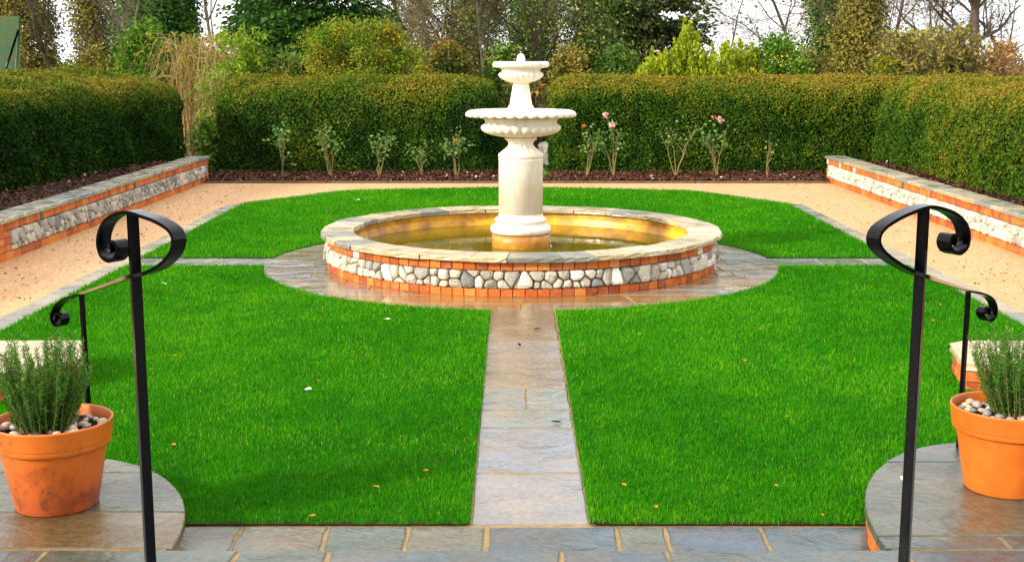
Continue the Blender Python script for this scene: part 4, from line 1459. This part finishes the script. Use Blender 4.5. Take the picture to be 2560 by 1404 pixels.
def ivy_tree(px, D, h, w0, w1, label, seed, mat='ivy', n=9000, lsize=.085, cat='tree', name='ivy_clad_tree', twigs=60, twmat='twig'):
    """ivy clothing a trunk as an uneven tapering column, with loose twigs sticking out"""
    rr = random.Random(seed); h = cap(px, D, h, 1.2)
    base = at(px, 175, D); base.z = -.06
    root = empty(name, base, label, cat, TREES)
    sk = Skel()
    tp = Vector((rr.uniform(-.3, .3), 0, h))
    for j in range(6): sk.seg(Vector((0, 0, 0)).lerp(tp, j / 6), Vector((0, 0, 0)).lerp(tp, (j + 1) / 6), .12 * (1 - j / 8), .12 * (1 - (j + 1) / 8))
    for _ in range(twigs):
        z = rr.uniform(.1, 1) * h; a = rr.uniform(0, 2 * PI); w = w0 + (w1 - w0) * z / h
        p = Vector((0, 0, z)); d = Vector((math.cos(a), math.sin(a), rr.uniform(-.2, .9))).normalized()
        for j in range(4):
            q = p + d * w * rr.uniform(.28, .5); sk.seg(p, q, .018 * (1 - j / 5), .018 * (1 - (j + 1) / 5)); p = q
            d = (d + Vector((rr.gauss(0, .25), rr.gauss(0, .25), rr.gauss(0, .25)))).normalized()
    sk.build('trunk', M[twmat], root, 4)
    # clump centres over the column surface
    m = 220
    z = RNG.uniform(0, h, m); a = RNG.uniform(0, 2 * PI, m)
    w = (w0 + (w1 - w0) * z / h) * (.62 + .5 * vnoise(np.stack([np.cos(a) * 1.3, np.sin(a) * 1.3, z * .9], 1), 1.3, seed))
    Cn = np.stack([np.cos(a) * w, np.sin(a) * w, z], 1)
    n = int(n * 2.7); lsize *= .76; P = clump_leaves(Cn, rr, n, (.17, .17, .2))
    P[: n // 3, :2] *= RNG.uniform(.2, .9, (n // 3, 1))
    tone = np.clip(.42 + .5 * (vnoise(P, 2.2, seed + 3) - .5) + RNG.normal(0, .17, n), 0, 1)
    leaves('crown', P, RNG.uniform(.6, 1.4, n) * lsize, tone, M[mat], root, normal=np.stack([np.cos(np.arctan2(P[:, 1], P[:, 0])), np.sin(np.arctan2(P[:, 1], P[:, 0])), np.full(n, .4)], 1), spread=.8, elong=1.4)
    return root


def conifer(px, D, h, spread, label, seed, mat='conifer', low=.05, tiers=16, per=9, nsp=60, lsize=.11, droop=-.12, trunk_r=.25, taper=.75, name='conifer_tree', flat=.08):
    """a conifer: whorls of limbs, each carrying fans of needle sprays"""
    rr = random.Random(seed); h = cap(px, D, h, 1.35)
    base = at(px, 175, D); base.z = -.06
    root = empty(name, base, label, 'tree', TREES)
    sk = Skel(); P, Dn = [], []
    for j in range(8): sk.seg((0, 0, h * j / 8), (0, 0, h * (j + 1) / 8), trunk_r * (1 - j / 9), trunk_r * (1 - (j + 1) / 9))
    for t in range(tiers):
        z = h * (low + (1 - low) * t / tiers) + rr.uniform(-.15, .15)
        L0 = spread * (1 - taper * t / tiers)
        for b in range(per):
            a = rr.uniform(0, 2 * PI); L = L0 * rr.uniform(.55, 1.1)
            d = Vector((math.cos(a), math.sin(a), rr.uniform(-.05, .3)))
            p = Vector((0, 0, z)); k = 6
            for j in range(k):
                d = (d + Vector((rr.gauss(0, .12), rr.gauss(0, .12), droop * .5 + rr.gauss(0, .06)))).normalized()
                q = p + d * L / k
                sk.seg(p, q, .05 * (1 - j / k) + .006, .05 * (1 - (j + 1) / k) + .006)
                if j:
                    for _ in range(int(1.5 * nsp * (.4 + .6 * j / k) / k)):
                        s = Vector((rr.gauss(0, .1 * L + .1), rr.gauss(0, .1 * L + .1), rr.gauss(-.02, flat)))
                        P.append(tuple(p.lerp(q, rr.random()) + s)); Dn.append((d.x + s.x, d.y + s.y, d.z - .2))
                p = q
    sk.build('trunk', M['bark'], root, 4)
    P = np.array(P); Dn = np.array(Dn); n = len(P)
    tone = np.clip(.45 + .5 * (vnoise(P, 1.6, seed) - .5) + RNG.normal(0, .18, n), 0, 1)
    leaves('crown', P, RNG.uniform(.6, 1.4, n) * lsize * .78, tone, M[mat], root, direction=Dn, dspread=.5, elong=2.4)
    return root


def shrub(px, D, y_top, wpx, label, seed, mat='laurel', n=6000, lsize=.07, name='shrub', upright=False, y_base=None, stems=14, depth=.9, sq=.6, elong=1.6, cat='shrub', stem_mat='stem'):
    """a bush: dome of leaf clumps on stems; upright ones end in spires"""
    rr = random.Random(seed)
    base = at(px, 175, D); base.z = -.06
    h = at(px, y_top, D).z + .06
    w = wpx / F * D / 2
    root = empty(name, base, label, cat, SHRUBS)
    sk = Skel(); tips = []
    for i in range(stems):
        a = rr.uniform(0, 2 * PI); f = math.sqrt(rr.random())
        top = Vector((math.cos(a) * w * f, math.sin(a) * w * depth * f, h * (1 - sq * f * f) * rr.uniform(.82, 1)))
        p = Vector((top.x * .015, top.y * .015, -.03)); k = 5; prev = p
        for j in range(1, k + 1):
            q = p.lerp(top, j / k) + Vector((rr.gauss(0, .05), rr.gauss(0, .05), 0)); sk.seg(prev, q, .025 * (1 - (j - 1) / k) + .004, .025 * (1 - j / k) + .004); prev = q
    sk.build('stems', M[stem_mat], root, 4)
    if upright:
        m = 260
        a = RNG.uniform(0, 2 * PI, m); f = np.sqrt(RNG.random(m))
        x, y = np.cos(a) * w * f, np.sin(a) * w * depth * f
        lump = .78 + .34 * vnoise(np.stack([x, y, np.zeros(m)], 1), 2.2, seed)
        zt = h * (1 - sq * f ** 2.5) * lump * RNG.uniform(.62, 1, m)
        i = RNG.integers(0, m, n); t = RNG.random(n) ** .6
        ln = RNG.uniform(.25, .6, m)
        P = np.stack([x[i], y[i], zt[i] - ln[i] * (1 - t)], 1) + RNG.normal(0, 1, (n, 3)) * (np.array([.05, .05, .02])[None] * (1.25 - t)[:, None])
        P[:, 2] = np.maximum(P[:, 2], .05)
        tone = np.clip(.25 + .5 * t + RNG.normal(0, .16, n), 0, 1)
        leaves('foliage', P, RNG.uniform(.6, 1.3, n) * lsize, tone, M[mat], root, direction=np.stack([RNG.normal(0, .4, n), RNG.normal(0, .4, n), np.ones(n)], 1), dspread=.35, elong=2.2)
    else:
        m = 300
        th = RNG.uniform(0, 2 * PI, m); u = RNG.random(m)
        rad = .72 + .4 * vnoise(np.stack([np.cos(th), np.sin(th), u], 1), 2.4, seed)
        sy = np.sqrt(1 - u * u)
        Cn = np.stack([np.cos(th) * sy * w * rad, np.sin(th) * sy * w * depth * rad, u * h * (.78 + .22 * rad)], 1)
        n = int(n * 1.5); lsize *= .8
        P = clump_leaves(Cn, rr, n, (.13, .13, .11))
        P[:, 2] = np.maximum(P[:, 2], .03)
        tone = np.clip(.42 + .55 * (vnoise(P, 2.6, seed + 1) - .5) + .12 * (P[:, 2] / h - .5) + RNG.normal(0, .17, n), 0, 1)
        leaves('foliage', P, RNG.uniform(.6, 1.4, n) * lsize, tone, M[mat], root, normal=unit(P * np.array([1, 1, 1.2])) * .8, spread=.8, elong=elong)
    return root


def brush(px, D, y_top, wpx, label, seed, n=170, mat='straw', name='dry_brush', arch=.6, cat='shrub', leaf=None, nleaf=0, lsize=.05, width=.014):
    """arching dry stems from one clump"""
    rr = random.Random(seed)
    base = at(px, 175, D); base.z = -.06
    h = at(px, y_top, D).z + .06; w = wpx / F * D / 2
    root = empty(name, base, label, cat, SHRUBS)
    sk = Skel(); tips = []
    for i in range(n):
        sk.cur = rr.random(); a = rr.uniform(0, 2 * PI); reach = w * rr.uniform(.25, 1.2); top = h * rr.uniform(.5, 1.05)
        p = Vector((rr.gauss(0, .25 * w), rr.gauss(0, .25 * w), 0)); c = p.copy(); k = 7; prev = p
        for j in range(1, k + 1):
            t = j / k
            q = c + Vector((math.cos(a) * reach * t ** 1.6, math.sin(a) * reach * t ** 1.6, top * (math.sin(t * PI * .5 * (1 + arch * .55)))))
            q += Vector((rr.gauss(0, .03), rr.gauss(0, .03), rr.gauss(0, .03)))
            sk.seg(prev, q, width * (1 - .8 * (j - 1) / k), width * (1 - .8 * j / k)); prev = q
            if j > 2: tips.append(q)
    sk.build('stems', M[mat], root, 3)
    if leaf:
        P = np.array([tuple(rr.choice(tips)) for _ in range(nleaf)]) + RNG.normal(0, .06, (nleaf, 3))
        leaves('foliage', P, RNG.uniform(.6, 1.4, nleaf) * lsize, np.clip(RNG.normal(.5, .25, nleaf), 0, 1), M[leaf], root, elong=2.6)
    return root


# -- far left: netting on its frame
nt_ = empty('net_screen', at(25, 175, 30), 'green sports netting hung on a pole at the far left', 'net')
O = nt_.location
def nl(px, py, D=30): return at(px, py, D) - O
b = MB(); q = [nl(-220, 260), nl(50, 260), nl(50, 40), nl(-220, 36)]; q2 = [p + Vector((0, .012, 0)) for p in q]
b.add(q + q2, [(0, 1, 2, 3), (7, 6, 5, 4), (0, 4, 5, 1), (1, 5, 6, 2), (2, 6, 7, 3), (3, 7, 4, 0)]); b.build('netting', M['net'], nt_)
M['greenpole'] = mat_plain('green_pole_paint', (.1, .2, .13), .6, .3, 8, .2, .1)
b = MB(); b.tube([nl(30, 300), nl(49, 42)], [.025, .025], 8); b.build('pole', M['greenpole'], nt_)
b = MB(); b.tube([nl(-4, 230, 29.8), nl(46, 75, 29.9)], [.03, .025], 8); b.build('brace', M['black'], nt_)

OAK = dict(lv=4, k=5, wig=.15, up=.03, shoots=(3, 2, 2, 2), ang=(.5, 1.2), ratio=(.42, .64), first=1, thin=.45)
# -- left group
bare_tree(185, 31.5, 5.2, .1, 'leaning bare tree with a dark curved trunk before the left sky gap', 41, (-.35, 0), dict(lv=3, wig=.13, shoots=(2, 2, 2)), 'bark', tw=1)
ivy_tree(50, 38, 6.2, 1.1, .95, 'broad brown ivy clad tree behind the green netting', 42, 'ivy_brown', 16000, .075, twigs=260)
ivy_tree(240, 36, 6.2, .56, .5, 'narrow brown ivy clad tree right of the left sky gap', 43, 'ivy_brown', 11000, .07, twigs=200)
ivy_tree(395, 36, 6.2, 1.15, 1.0, 'dense dark yew like conifer rising behind the left hedge', 44, 'conifer', 17000, .085, name='conifer_tree', twigs=30)
ivy_tree(455, 37.5, 5.8, .5, .45, 'dark narrow conifer edge beside the sky gap left of the big cedar', 98, 'conifer', 6000, .085, name='conifer_tree', twigs=20)
bare_tree(300, 33, 5.5, .06, 'slender pale stemmed bare tree before the dark left conifer', 45, (.12, 0), dict(lv=3, up=.12, shoots=(2, 2, 1), ang=(.3, .8)), 'bark_pale')
shrub(365, 30.5, 62, 170, 'mixed green shrub with yellow leaves before the dark left conifer', 46, 'laurel', 5500, .075)
shrub(240, 31, 130, 130, 'low dull olive shrub just above the left hedge', 47, 'ivy_brown', 4500, .065)
bare_tree(545, 50, 7.5, .12, 'distant bare tree in the sky gap left of the big cedar', 48, (.05, 0), OAK, 'twig_far', tw=0)
brush(500, 30, 92, 250, 'tan dry brush spilling over between the two left hedges', 49, 300, leaf='mound', nleaf=2600, lsize=.04, width=.009, arch=.95)
brush(455, 31, 105, 170, 'tan twiggy brush above the end of the dark left hedge', 102, 190, leaf='straw', nleaf=1500, lsize=.025, width=.008, arch=.8)
brush(575, 30.5, 98, 170, 'pale arching straw stems left of the bamboo behind the back hedge', 101, 170, leaf='straw', nleaf=1500, lsize=.025, width=.008, arch=.8)
brush(548, 28.6, 180, 110, 'golden dry stems filling the gap between the two left hedges', 50, 260, leaf='bamboo', nleaf=2600, lsize=.035, width=.008)
brush(612, 28.9, 82, 120, 'bright green bamboo behind the back hedge at the left', 51, 70, 'bamboo', 'bamboo', .25, 'bamboo', 'bamboo', 2400, .05, .01)
shrub(520, 26.6, 305, 80, 'low green ferny plant at the foot of the gap in the left hedges', 52, 'laurel', 1600, .06, elong=2.2)
# -- centre
conifer(800, 37, 7, 3.0, 'large spreading dark cedar with a visible trunk, left of the fountain', 53, 'conifer', .2, 14, 15, 170, .1, -.1, .22, .3)
conifer(675, 41, 7.5, 1.7, 'dark conifer half hidden behind the spreading cedar', 54, 'conifer', .1, 15, 13, 150, .1, -.05, .2, .4)
shrub(880, 30, 52, 500, 'rounded orange and green shrub mound behind the back hedge', 55, 'mound', 24000, .05, sq=.75)
brush(735, 29.2, 150, 110, 'low straw coloured clump with grey green leaves before the orange mound', 56, 120, leaf='ivy', nleaf=1400, lsize=.07)
SL = dict(lv=3, wig=.06, up=.1, shoots=(1, 2, 1), ang=(.4, .9), ratio=(.3, .45))
bare_tree(1036, 32, 6.0, .05, 'slender pale trunked bare sapling right of the orange mound', 57, (-.02, 0), SL, 'bark_pale', 'brownleaf', nleaf=500)
bare_tree(1100, 34, 6.0, .045, 'crooked thin bare sapling in the middle of the wood', 58, (.05, 0), SL, 'bark_pale', 'brownleaf', nleaf=700)
bare_tree(1212, 32.5, 6.5, .05, 'straight pale bare sapling just left of the fountain top', 59, (-.03, 0), SL, 'bark_pale', 'brownleaf', nleaf=500)
MIX = dict(lv=3, wig=.14, shoots=(3, 2, 2), ang=(.5, 1.2))
bare_tree(1010, 42, 7.5, .14, 'brown leaved tree behind the orange mound shrub', 60, (0, 0), MIX, 'bark', 'brownleaf', 'leafy_tree', 11000, .058)
bare_tree(1130, 44, 7.5, .14, 'brown and green leaved tree deep in the wood left of the fountain', 61, (0, 0), MIX, 'bark', 'brownleaf', 'leafy_tree', 11000, .058)
bare_tree(1240, 46, 7.5, .13, 'thinly leaved tree with sky showing through, behind the fountain top', 62, (0, 0), MIX, 'bark', 'ivy', 'leafy_tree', 6500, .055)
conifer(1190, 52, 9, 2.0, 'far dark conifer deep in the wood behind the fountain', 63, 'cedar', .1, 13, 9, 60, .12)
bare_tree(1375, 33.5, 7, .17, 'mossy trunked tree with drooping bare branches right of the fountain top', 64, (.03, 0), dict(lv=4, wig=.12, up=-.05, shoots=(3, 2, 2, 2), ang=(.6, 1.3), thin=.36), 'bark', 'ivy', 'bare_tree', 8500, .048)
ivy_tree(1340, 40, 6.2, .8, .7, 'ivy clad trunk behind the mossy drooping tree', 65, 'ivy', 7500, .08, twigs=60)
ivy_tree(1475, 35, 6, .62, .55, 'tall green ivy clad column left of the layered cedar', 66, 'ivy', 9000, .075, twigs=50)
ivy_tree(1535, 37, 6, .5, .42, 'slim green ivy clad column touching the layered cedar', 67, 'ivy', 6500, .075, twigs=40)
conifer(1625, 38, 6.6, 2.2, 'layered cedar with wide drooping limbs against the bright sky', 68, 'cedar', .25, 13, 12, 190, .09, -.06, .15, .25, flat=.07)
shrub(1120, 31.5, 112, 150, 'dark green and brown bush right of the orange mound', 69, 'brownleaf', 5500, .07)
shrub(1265, 31.5, 120, 130, 'dull green bush behind the hedge, left of the fountain top', 70, 'ivy', 4500, .07)
shrub(1420, 31.5, 118, 140, 'dark tangled bush behind the hedge, right of the fountain top', 71, 'ivy_brown', 4500, .065)
shrub(1550, 31.5, 120, 130, 'dark ivy bush below the slim ivy columns', 72, 'ivy', 4500, .07)
brush(1320, 28.5, 190, 110, 'tangle of bare brown stems in the opening between the back hedges', 73, 110, 'twig', leaf='brownleaf', nleaf=900)
# -- right group
for i, (px, yt, w, lb) in enumerate(((1645, 96, 130, 'short spiky yellow green shrub at the left of its clump'), (1725, 66, 120, 'tallest spiky yellow green shrub in the clump'),
                                     (1800, 84, 140, 'spiky yellow green shrub between its taller and rounder neighbours'), (1868, 78, 120, 'open yellow green shrub with a lone tall shoot'))):
    shrub(px, 29.6 + .25 * (i % 2), yt, w, lb, 80 + i, 'lime', 8500, .042, 'upright_shrub', True, sq=.3)
shrub(1945, 30, 92, 190, 'rounded mid green bush right of the yellow green shrubs', 85, 'laurel', 7500, .065)
bare_tree(1770, 46, 6.5, .04, 'distant thin bare tree against the bright sky', 86, (.3, 0), dict(lv=4, wig=.1, shoots=(1, 2, 2, 2), ang=(.4, .9)), 'twig_far')
ivy_tree(2052, 37, 6, .46, .4, 'thin ivy clad trunk left of the broad ivy cone', 87, 'ivy', 6500, .075, twigs=160, twmat='twig_far')
bare_tree(2045, 38, 7, .09, 'twiggy bare tree entwined with the thin ivy trunk', 88, (-.12, 0), OAK, 'twig_far')
ivy_tree(2145, 34, 6.8, 1.0, .32, 'broad cone of brown green ivy over a dead tree', 89, 'ivy_brown', 15000, .07, twigs=160)
brush(2015, 31, 128, 110, 'brown scrub above the hedge left of the broad ivy cone', 90, 150, 'twig', leaf='ivy_brown', nleaf=1800)
bare_tree(2425, 39, 7.5, .22, 'big bare oak with spreading branches at the right', 91, (-.03, 0), dict(lv=4, k=6, wig=.17, up=.02, shoots=(3, 2, 2, 2), ang=(.6, 1.25), ratio=(.42, .62), first=2, thin=.46), 'twig_far', 'ivy_brown', 'bare_tree', 1500, .06)
bare_tree(2535, 42, 6.5, .1, 'twiggy bare tree at the right edge beyond the oak', 99, (-.1, 0), OAK, 'twig_far')
bare_tree(2210, 44, 6.5, .09, 'distant twiggy bare tree behind the ivy cone', 100, (.05, 0), OAK, 'twig_far')
bare_tree(2290, 36, 6.5, .11, 'twiggy bare tree between the ivy cone and the oak', 92, (.02, 0), OAK, 'twig_far', 'ivy_brown', 'bare_tree', 2000, .06)
brush(2285, 32, 95, 200, 'dense brown scrub between the ivy cone and the oak', 93, 260, 'twig_far', leaf='ivy_brown', nleaf=5200, lsize=.055)
brush(2385, 33, 80, 150, 'grey brown scrub around the foot of the oak', 94, 220, 'twig_far', leaf='ivy_brown', nleaf=3200, lsize=.055)
shrub(2210, 31.5, 150, 90, 'low yellow green bush at the foot of the ivy cone', 95, 'mound', 2600, .06)
shrub(2505, 35, 112, 160, 'autumn orange bush behind the hedge at the far right', 96, 'orange', 6000, .065, stem_mat='twig')
brush(2490, 33, 140, 150, 'tawny scrub below the oak at the far right', 97, 160, 'twig', leaf='orange', nleaf=1800)
# undergrowth that closes the view between the stems
def undergrowth():
    n = 52000
    x = RNG.uniform(-26, 13, n); y = RNG.uniform(44, 54, n)
    top = 1.2 + 2.2 * vnoise(np.stack([x, np.zeros(n), np.zeros(n)], 1), .35, 5)
    top *= np.where(x > 7, .75, 1.0)
    P = np.stack([x, y, top * RNG.random(n) ** .7], 1)
    tone = np.clip(.35 + .6 * (vnoise(P, .9, 8) - .5) + RNG.normal(0, .18, n), 0, 1)
    o = leaves('undergrowth', P, RNG.uniform(.07, .16, n), tone, M['brownleaf'])
    o['kind'] = 'stuff'; tag(o, 'dim brown and green undergrowth deep in the wood', 'undergrowth')
    n = 14000
    x = RNG.uniform(13, 34, n); y = RNG.uniform(48, 58, n)
    P = np.stack([x, y, (1.1 + 1.2 * vnoise(np.stack([x, y, y], 1), .3, 6)) * RNG.random(n) ** .7], 1)
    o = leaves('undergrowth', P, RNG.uniform(.08, .16, n), np.clip(RNG.normal(.55, .2, n), 0, 1), M['ivy_brown'])
    o['kind'] = 'stuff'; tag(o, 'tawny undergrowth beyond the right hedge', 'undergrowth')
undergrowth()
# pale stone seen through the opening
b = MB(); rw.seed(77)
stone(b, lambda u, v, w: (u, -w, v), 0, .28, 0, .3, .6, .2, .75)
p = at(1362, 400, 27.2)
o = b.build('boulder', M['flint'], None, (0, 0, 0)); o.location = (p.x, 27.2, .02)
tag(o, 'pale upright stone just visible in the opening behind the fountain', 'boulder')
n = 1500
P = np.stack([RNG.uniform(-.2, .75, n), RNG.uniform(24.6, 29, n), RNG.uniform(.02, .1, n)], 1)
o = leaves('ground_cover', P, RNG.uniform(.03, .06, n), RNG.random(n) * .8, M['rose_leaf'], normal=np.tile([0, 0, 1.], (n, 1)), spread=.8)
o['kind'] = 'stuff'; tag(o, 'low green ground cover in the opening between the back hedges', 'ground cover')

# ---------------------------------------------------------------- fallen leaves on the lawn and paving
def leaf_mesh(tone, seed):
    rr = random.Random(seed); b = MB()
    prof = [(-.5, 0), (-.25, .2), (.05, .27), (.3, .16), (.5, 0)]
    vs = [(x, 0, .06 * (x * x) * 4 * .4 - .02) for x, w in prof] + [(x, w, .1 + .12 * x * rr.uniform(.5, 1)) for x, w in prof[1:4]] + [(x, -w, .07 - .1 * x * rr.uniform(.5, 1)) for x, w in prof[1:4]]
    fs = [(0, 1, 5), (1, 2, 6, 5), (2, 3, 7, 6), (3, 4, 7), (0, 8, 1), (1, 8, 9, 2), (2, 9, 10, 3), (3, 10, 4)]
    b.add(vs, fs, tone)
    o = b.build('fallen_leaf', M['deadleaf']); return o
def drop(px, py, s, proto, used, label, group, z=.045):
    p = at_h(px, py, z)
    o = proto if not used else proto.copy()
    if used: COL.objects.link(o)
    o.location = p; o.scale = (s, s, s); o.rotation_euler = (random.uniform(-.3, .3), random.uniform(-.3, .3), random.uniform(0, 6.28))
    tag(o, label, 'leaf', group)
orange_px = [(648, 562), (1240, 512), (1545, 492), (1762, 488), (1650, 668), (2000, 598), (985, 800), (436, 888), (1205, 752), (1598, 834), (1905, 742), (1900, 820), (2332, 800), (2350, 760), (795, 950), (560, 1010),
             (434, 1110), (1065, 1175), (1742, 1150), (1968, 1040), (1940, 1212), (2056, 1285), (1640, 1265), (780, 1288), (2142, 700), (1560, 1210), (940, 1215), (1860, 900), (700, 720), (1720, 960)]
pr = leaf_mesh(.08, 1)
for i, (x, y) in enumerate(orange_px): drop(x, y, random.uniform(.026, .045), pr, i > 0, 'small dry orange leaf lying in the green grass', 'orange leaves on the lawn')
pr = leaf_mesh(1.0, 2)
for i, (x, y, s, lb) in enumerate(((893, 500, .12, 'large pale leaf on the far lawn left of the fountain'), (770, 972, .06, 'small white leaf in the middle of the front left lawn'),
                                  (967, 797, .06, 'pale leaf on the grass just in front of the pool paving'), (410, 708, .07, 'whitish leaf on the lawn beside the left handrail loop'),
                                  (2258, 1195, .06, 'pale leaf by the grass edge of the right platform'))):
    drop(x, y, s, pr, i > 0, lb, 'pale leaves on the lawn', .05 if i != 4 else ST + .01)
pr = leaf_mesh(.0, 3); M['darkleaf'] = mat_leaf('wet_dark_leaf', [(0, (.03, .015, .01)), (1, (.05, .02, .01))], 0)
pr.data.materials[0] = M['darkleaf']
for i, (x, y, s, lb) in enumerate(((1390, 1054, .07, 'wet dark leaf stuck to the greenish flag of the path'), (768, 764, .07, 'dark wet leaf on the grass left of the pool'),
                                  (1343, 822, .07, 'small dark leaf on the wet brown path flag'), (1298, 861, .06, 'dark leaf scrap on the narrow wet path flag'))):
    drop(x, y, s, pr, i > 0, lb, 'dark wet leaves', .012 if i != 1 else .045)

# ---------------------------------------------------------------- sky, sun, camera
SUN_EL, SUN_AZ = R(24), math.atan2(-.5, -.85)        # direction towards the sun, seen from above
sd = Vector((math.cos(SUN_AZ) * math.cos(SUN_EL), math.sin(SUN_AZ) * math.cos(SUN_EL), math.sin(SUN_EL)))
w = bpy.data.worlds.new('World'); SC.world = w; w.use_nodes = True
nt = w.node_tree
bg = nt.nodes['Background']
sky = nt.nodes.new('ShaderNodeTexSky'); sky.sky_type = 'NISHITA'; sky.sun_disc = False
sky.sun_elevation = SUN_EL; sky.sun_rotation = (PI / 2 - SUN_AZ) % (2 * PI)
tc = nt.nodes.new('ShaderNodeTexCoord')
mp = nt.nodes.new('ShaderNodeMapping'); mp.inputs['Scale'].default_value = (1, 1, 2.6)
nt.links.new(tc.outputs['Generated'], mp.inputs[0])
cn = nt.nodes.new('ShaderNodeTexNoise'); cn.inputs['Scale'].default_value = 3.2; cn.inputs['Detail'].default_value = 7
nt.links.new(mp.outputs[0], cn.inputs['Vector'])
cf = maprange(nt, cn.outputs[0], .36, .6, .6, 1.0)
c = mixc(nt, sky.outputs[0], (12.2, 12.2, 12.6), cf)
nt.links.new(c, bg.inputs[0]); bg.inputs[1].default_value = .125
sl = bpy.data.lights.new('sun', 'SUN'); sl.energy = 4.2; sl.angle = R(7); sl.color = (1, .9, .74)
so = bpy.data.objects.new('sun', sl); COL.objects.link(so)
so.rotation_euler = (-sd).to_track_quat('-Z', 'Y').to_euler(); so.location = sd * 60

cam = bpy.data.cameras.new('camera'); co = bpy.data.objects.new('camera', cam); COL.objects.link(co)
co.location = (0, 0, H); co.rotation_euler = (PI / 2 - PITCH, 0, 0)
cam.sensor_width = 36; cam.lens = F / 2560 * 36; cam.clip_start = .05; cam.clip_end = 2000
SC.camera = co
SC.view_settings.view_transform = 'Standard'; SC.view_settings.look = 'None'
SC.view_settings.exposure = .52; SC.view_settings.gamma = 1
SC.cycles.max_bounces = 6; SC.cycles.transparent_max_bounces = 12
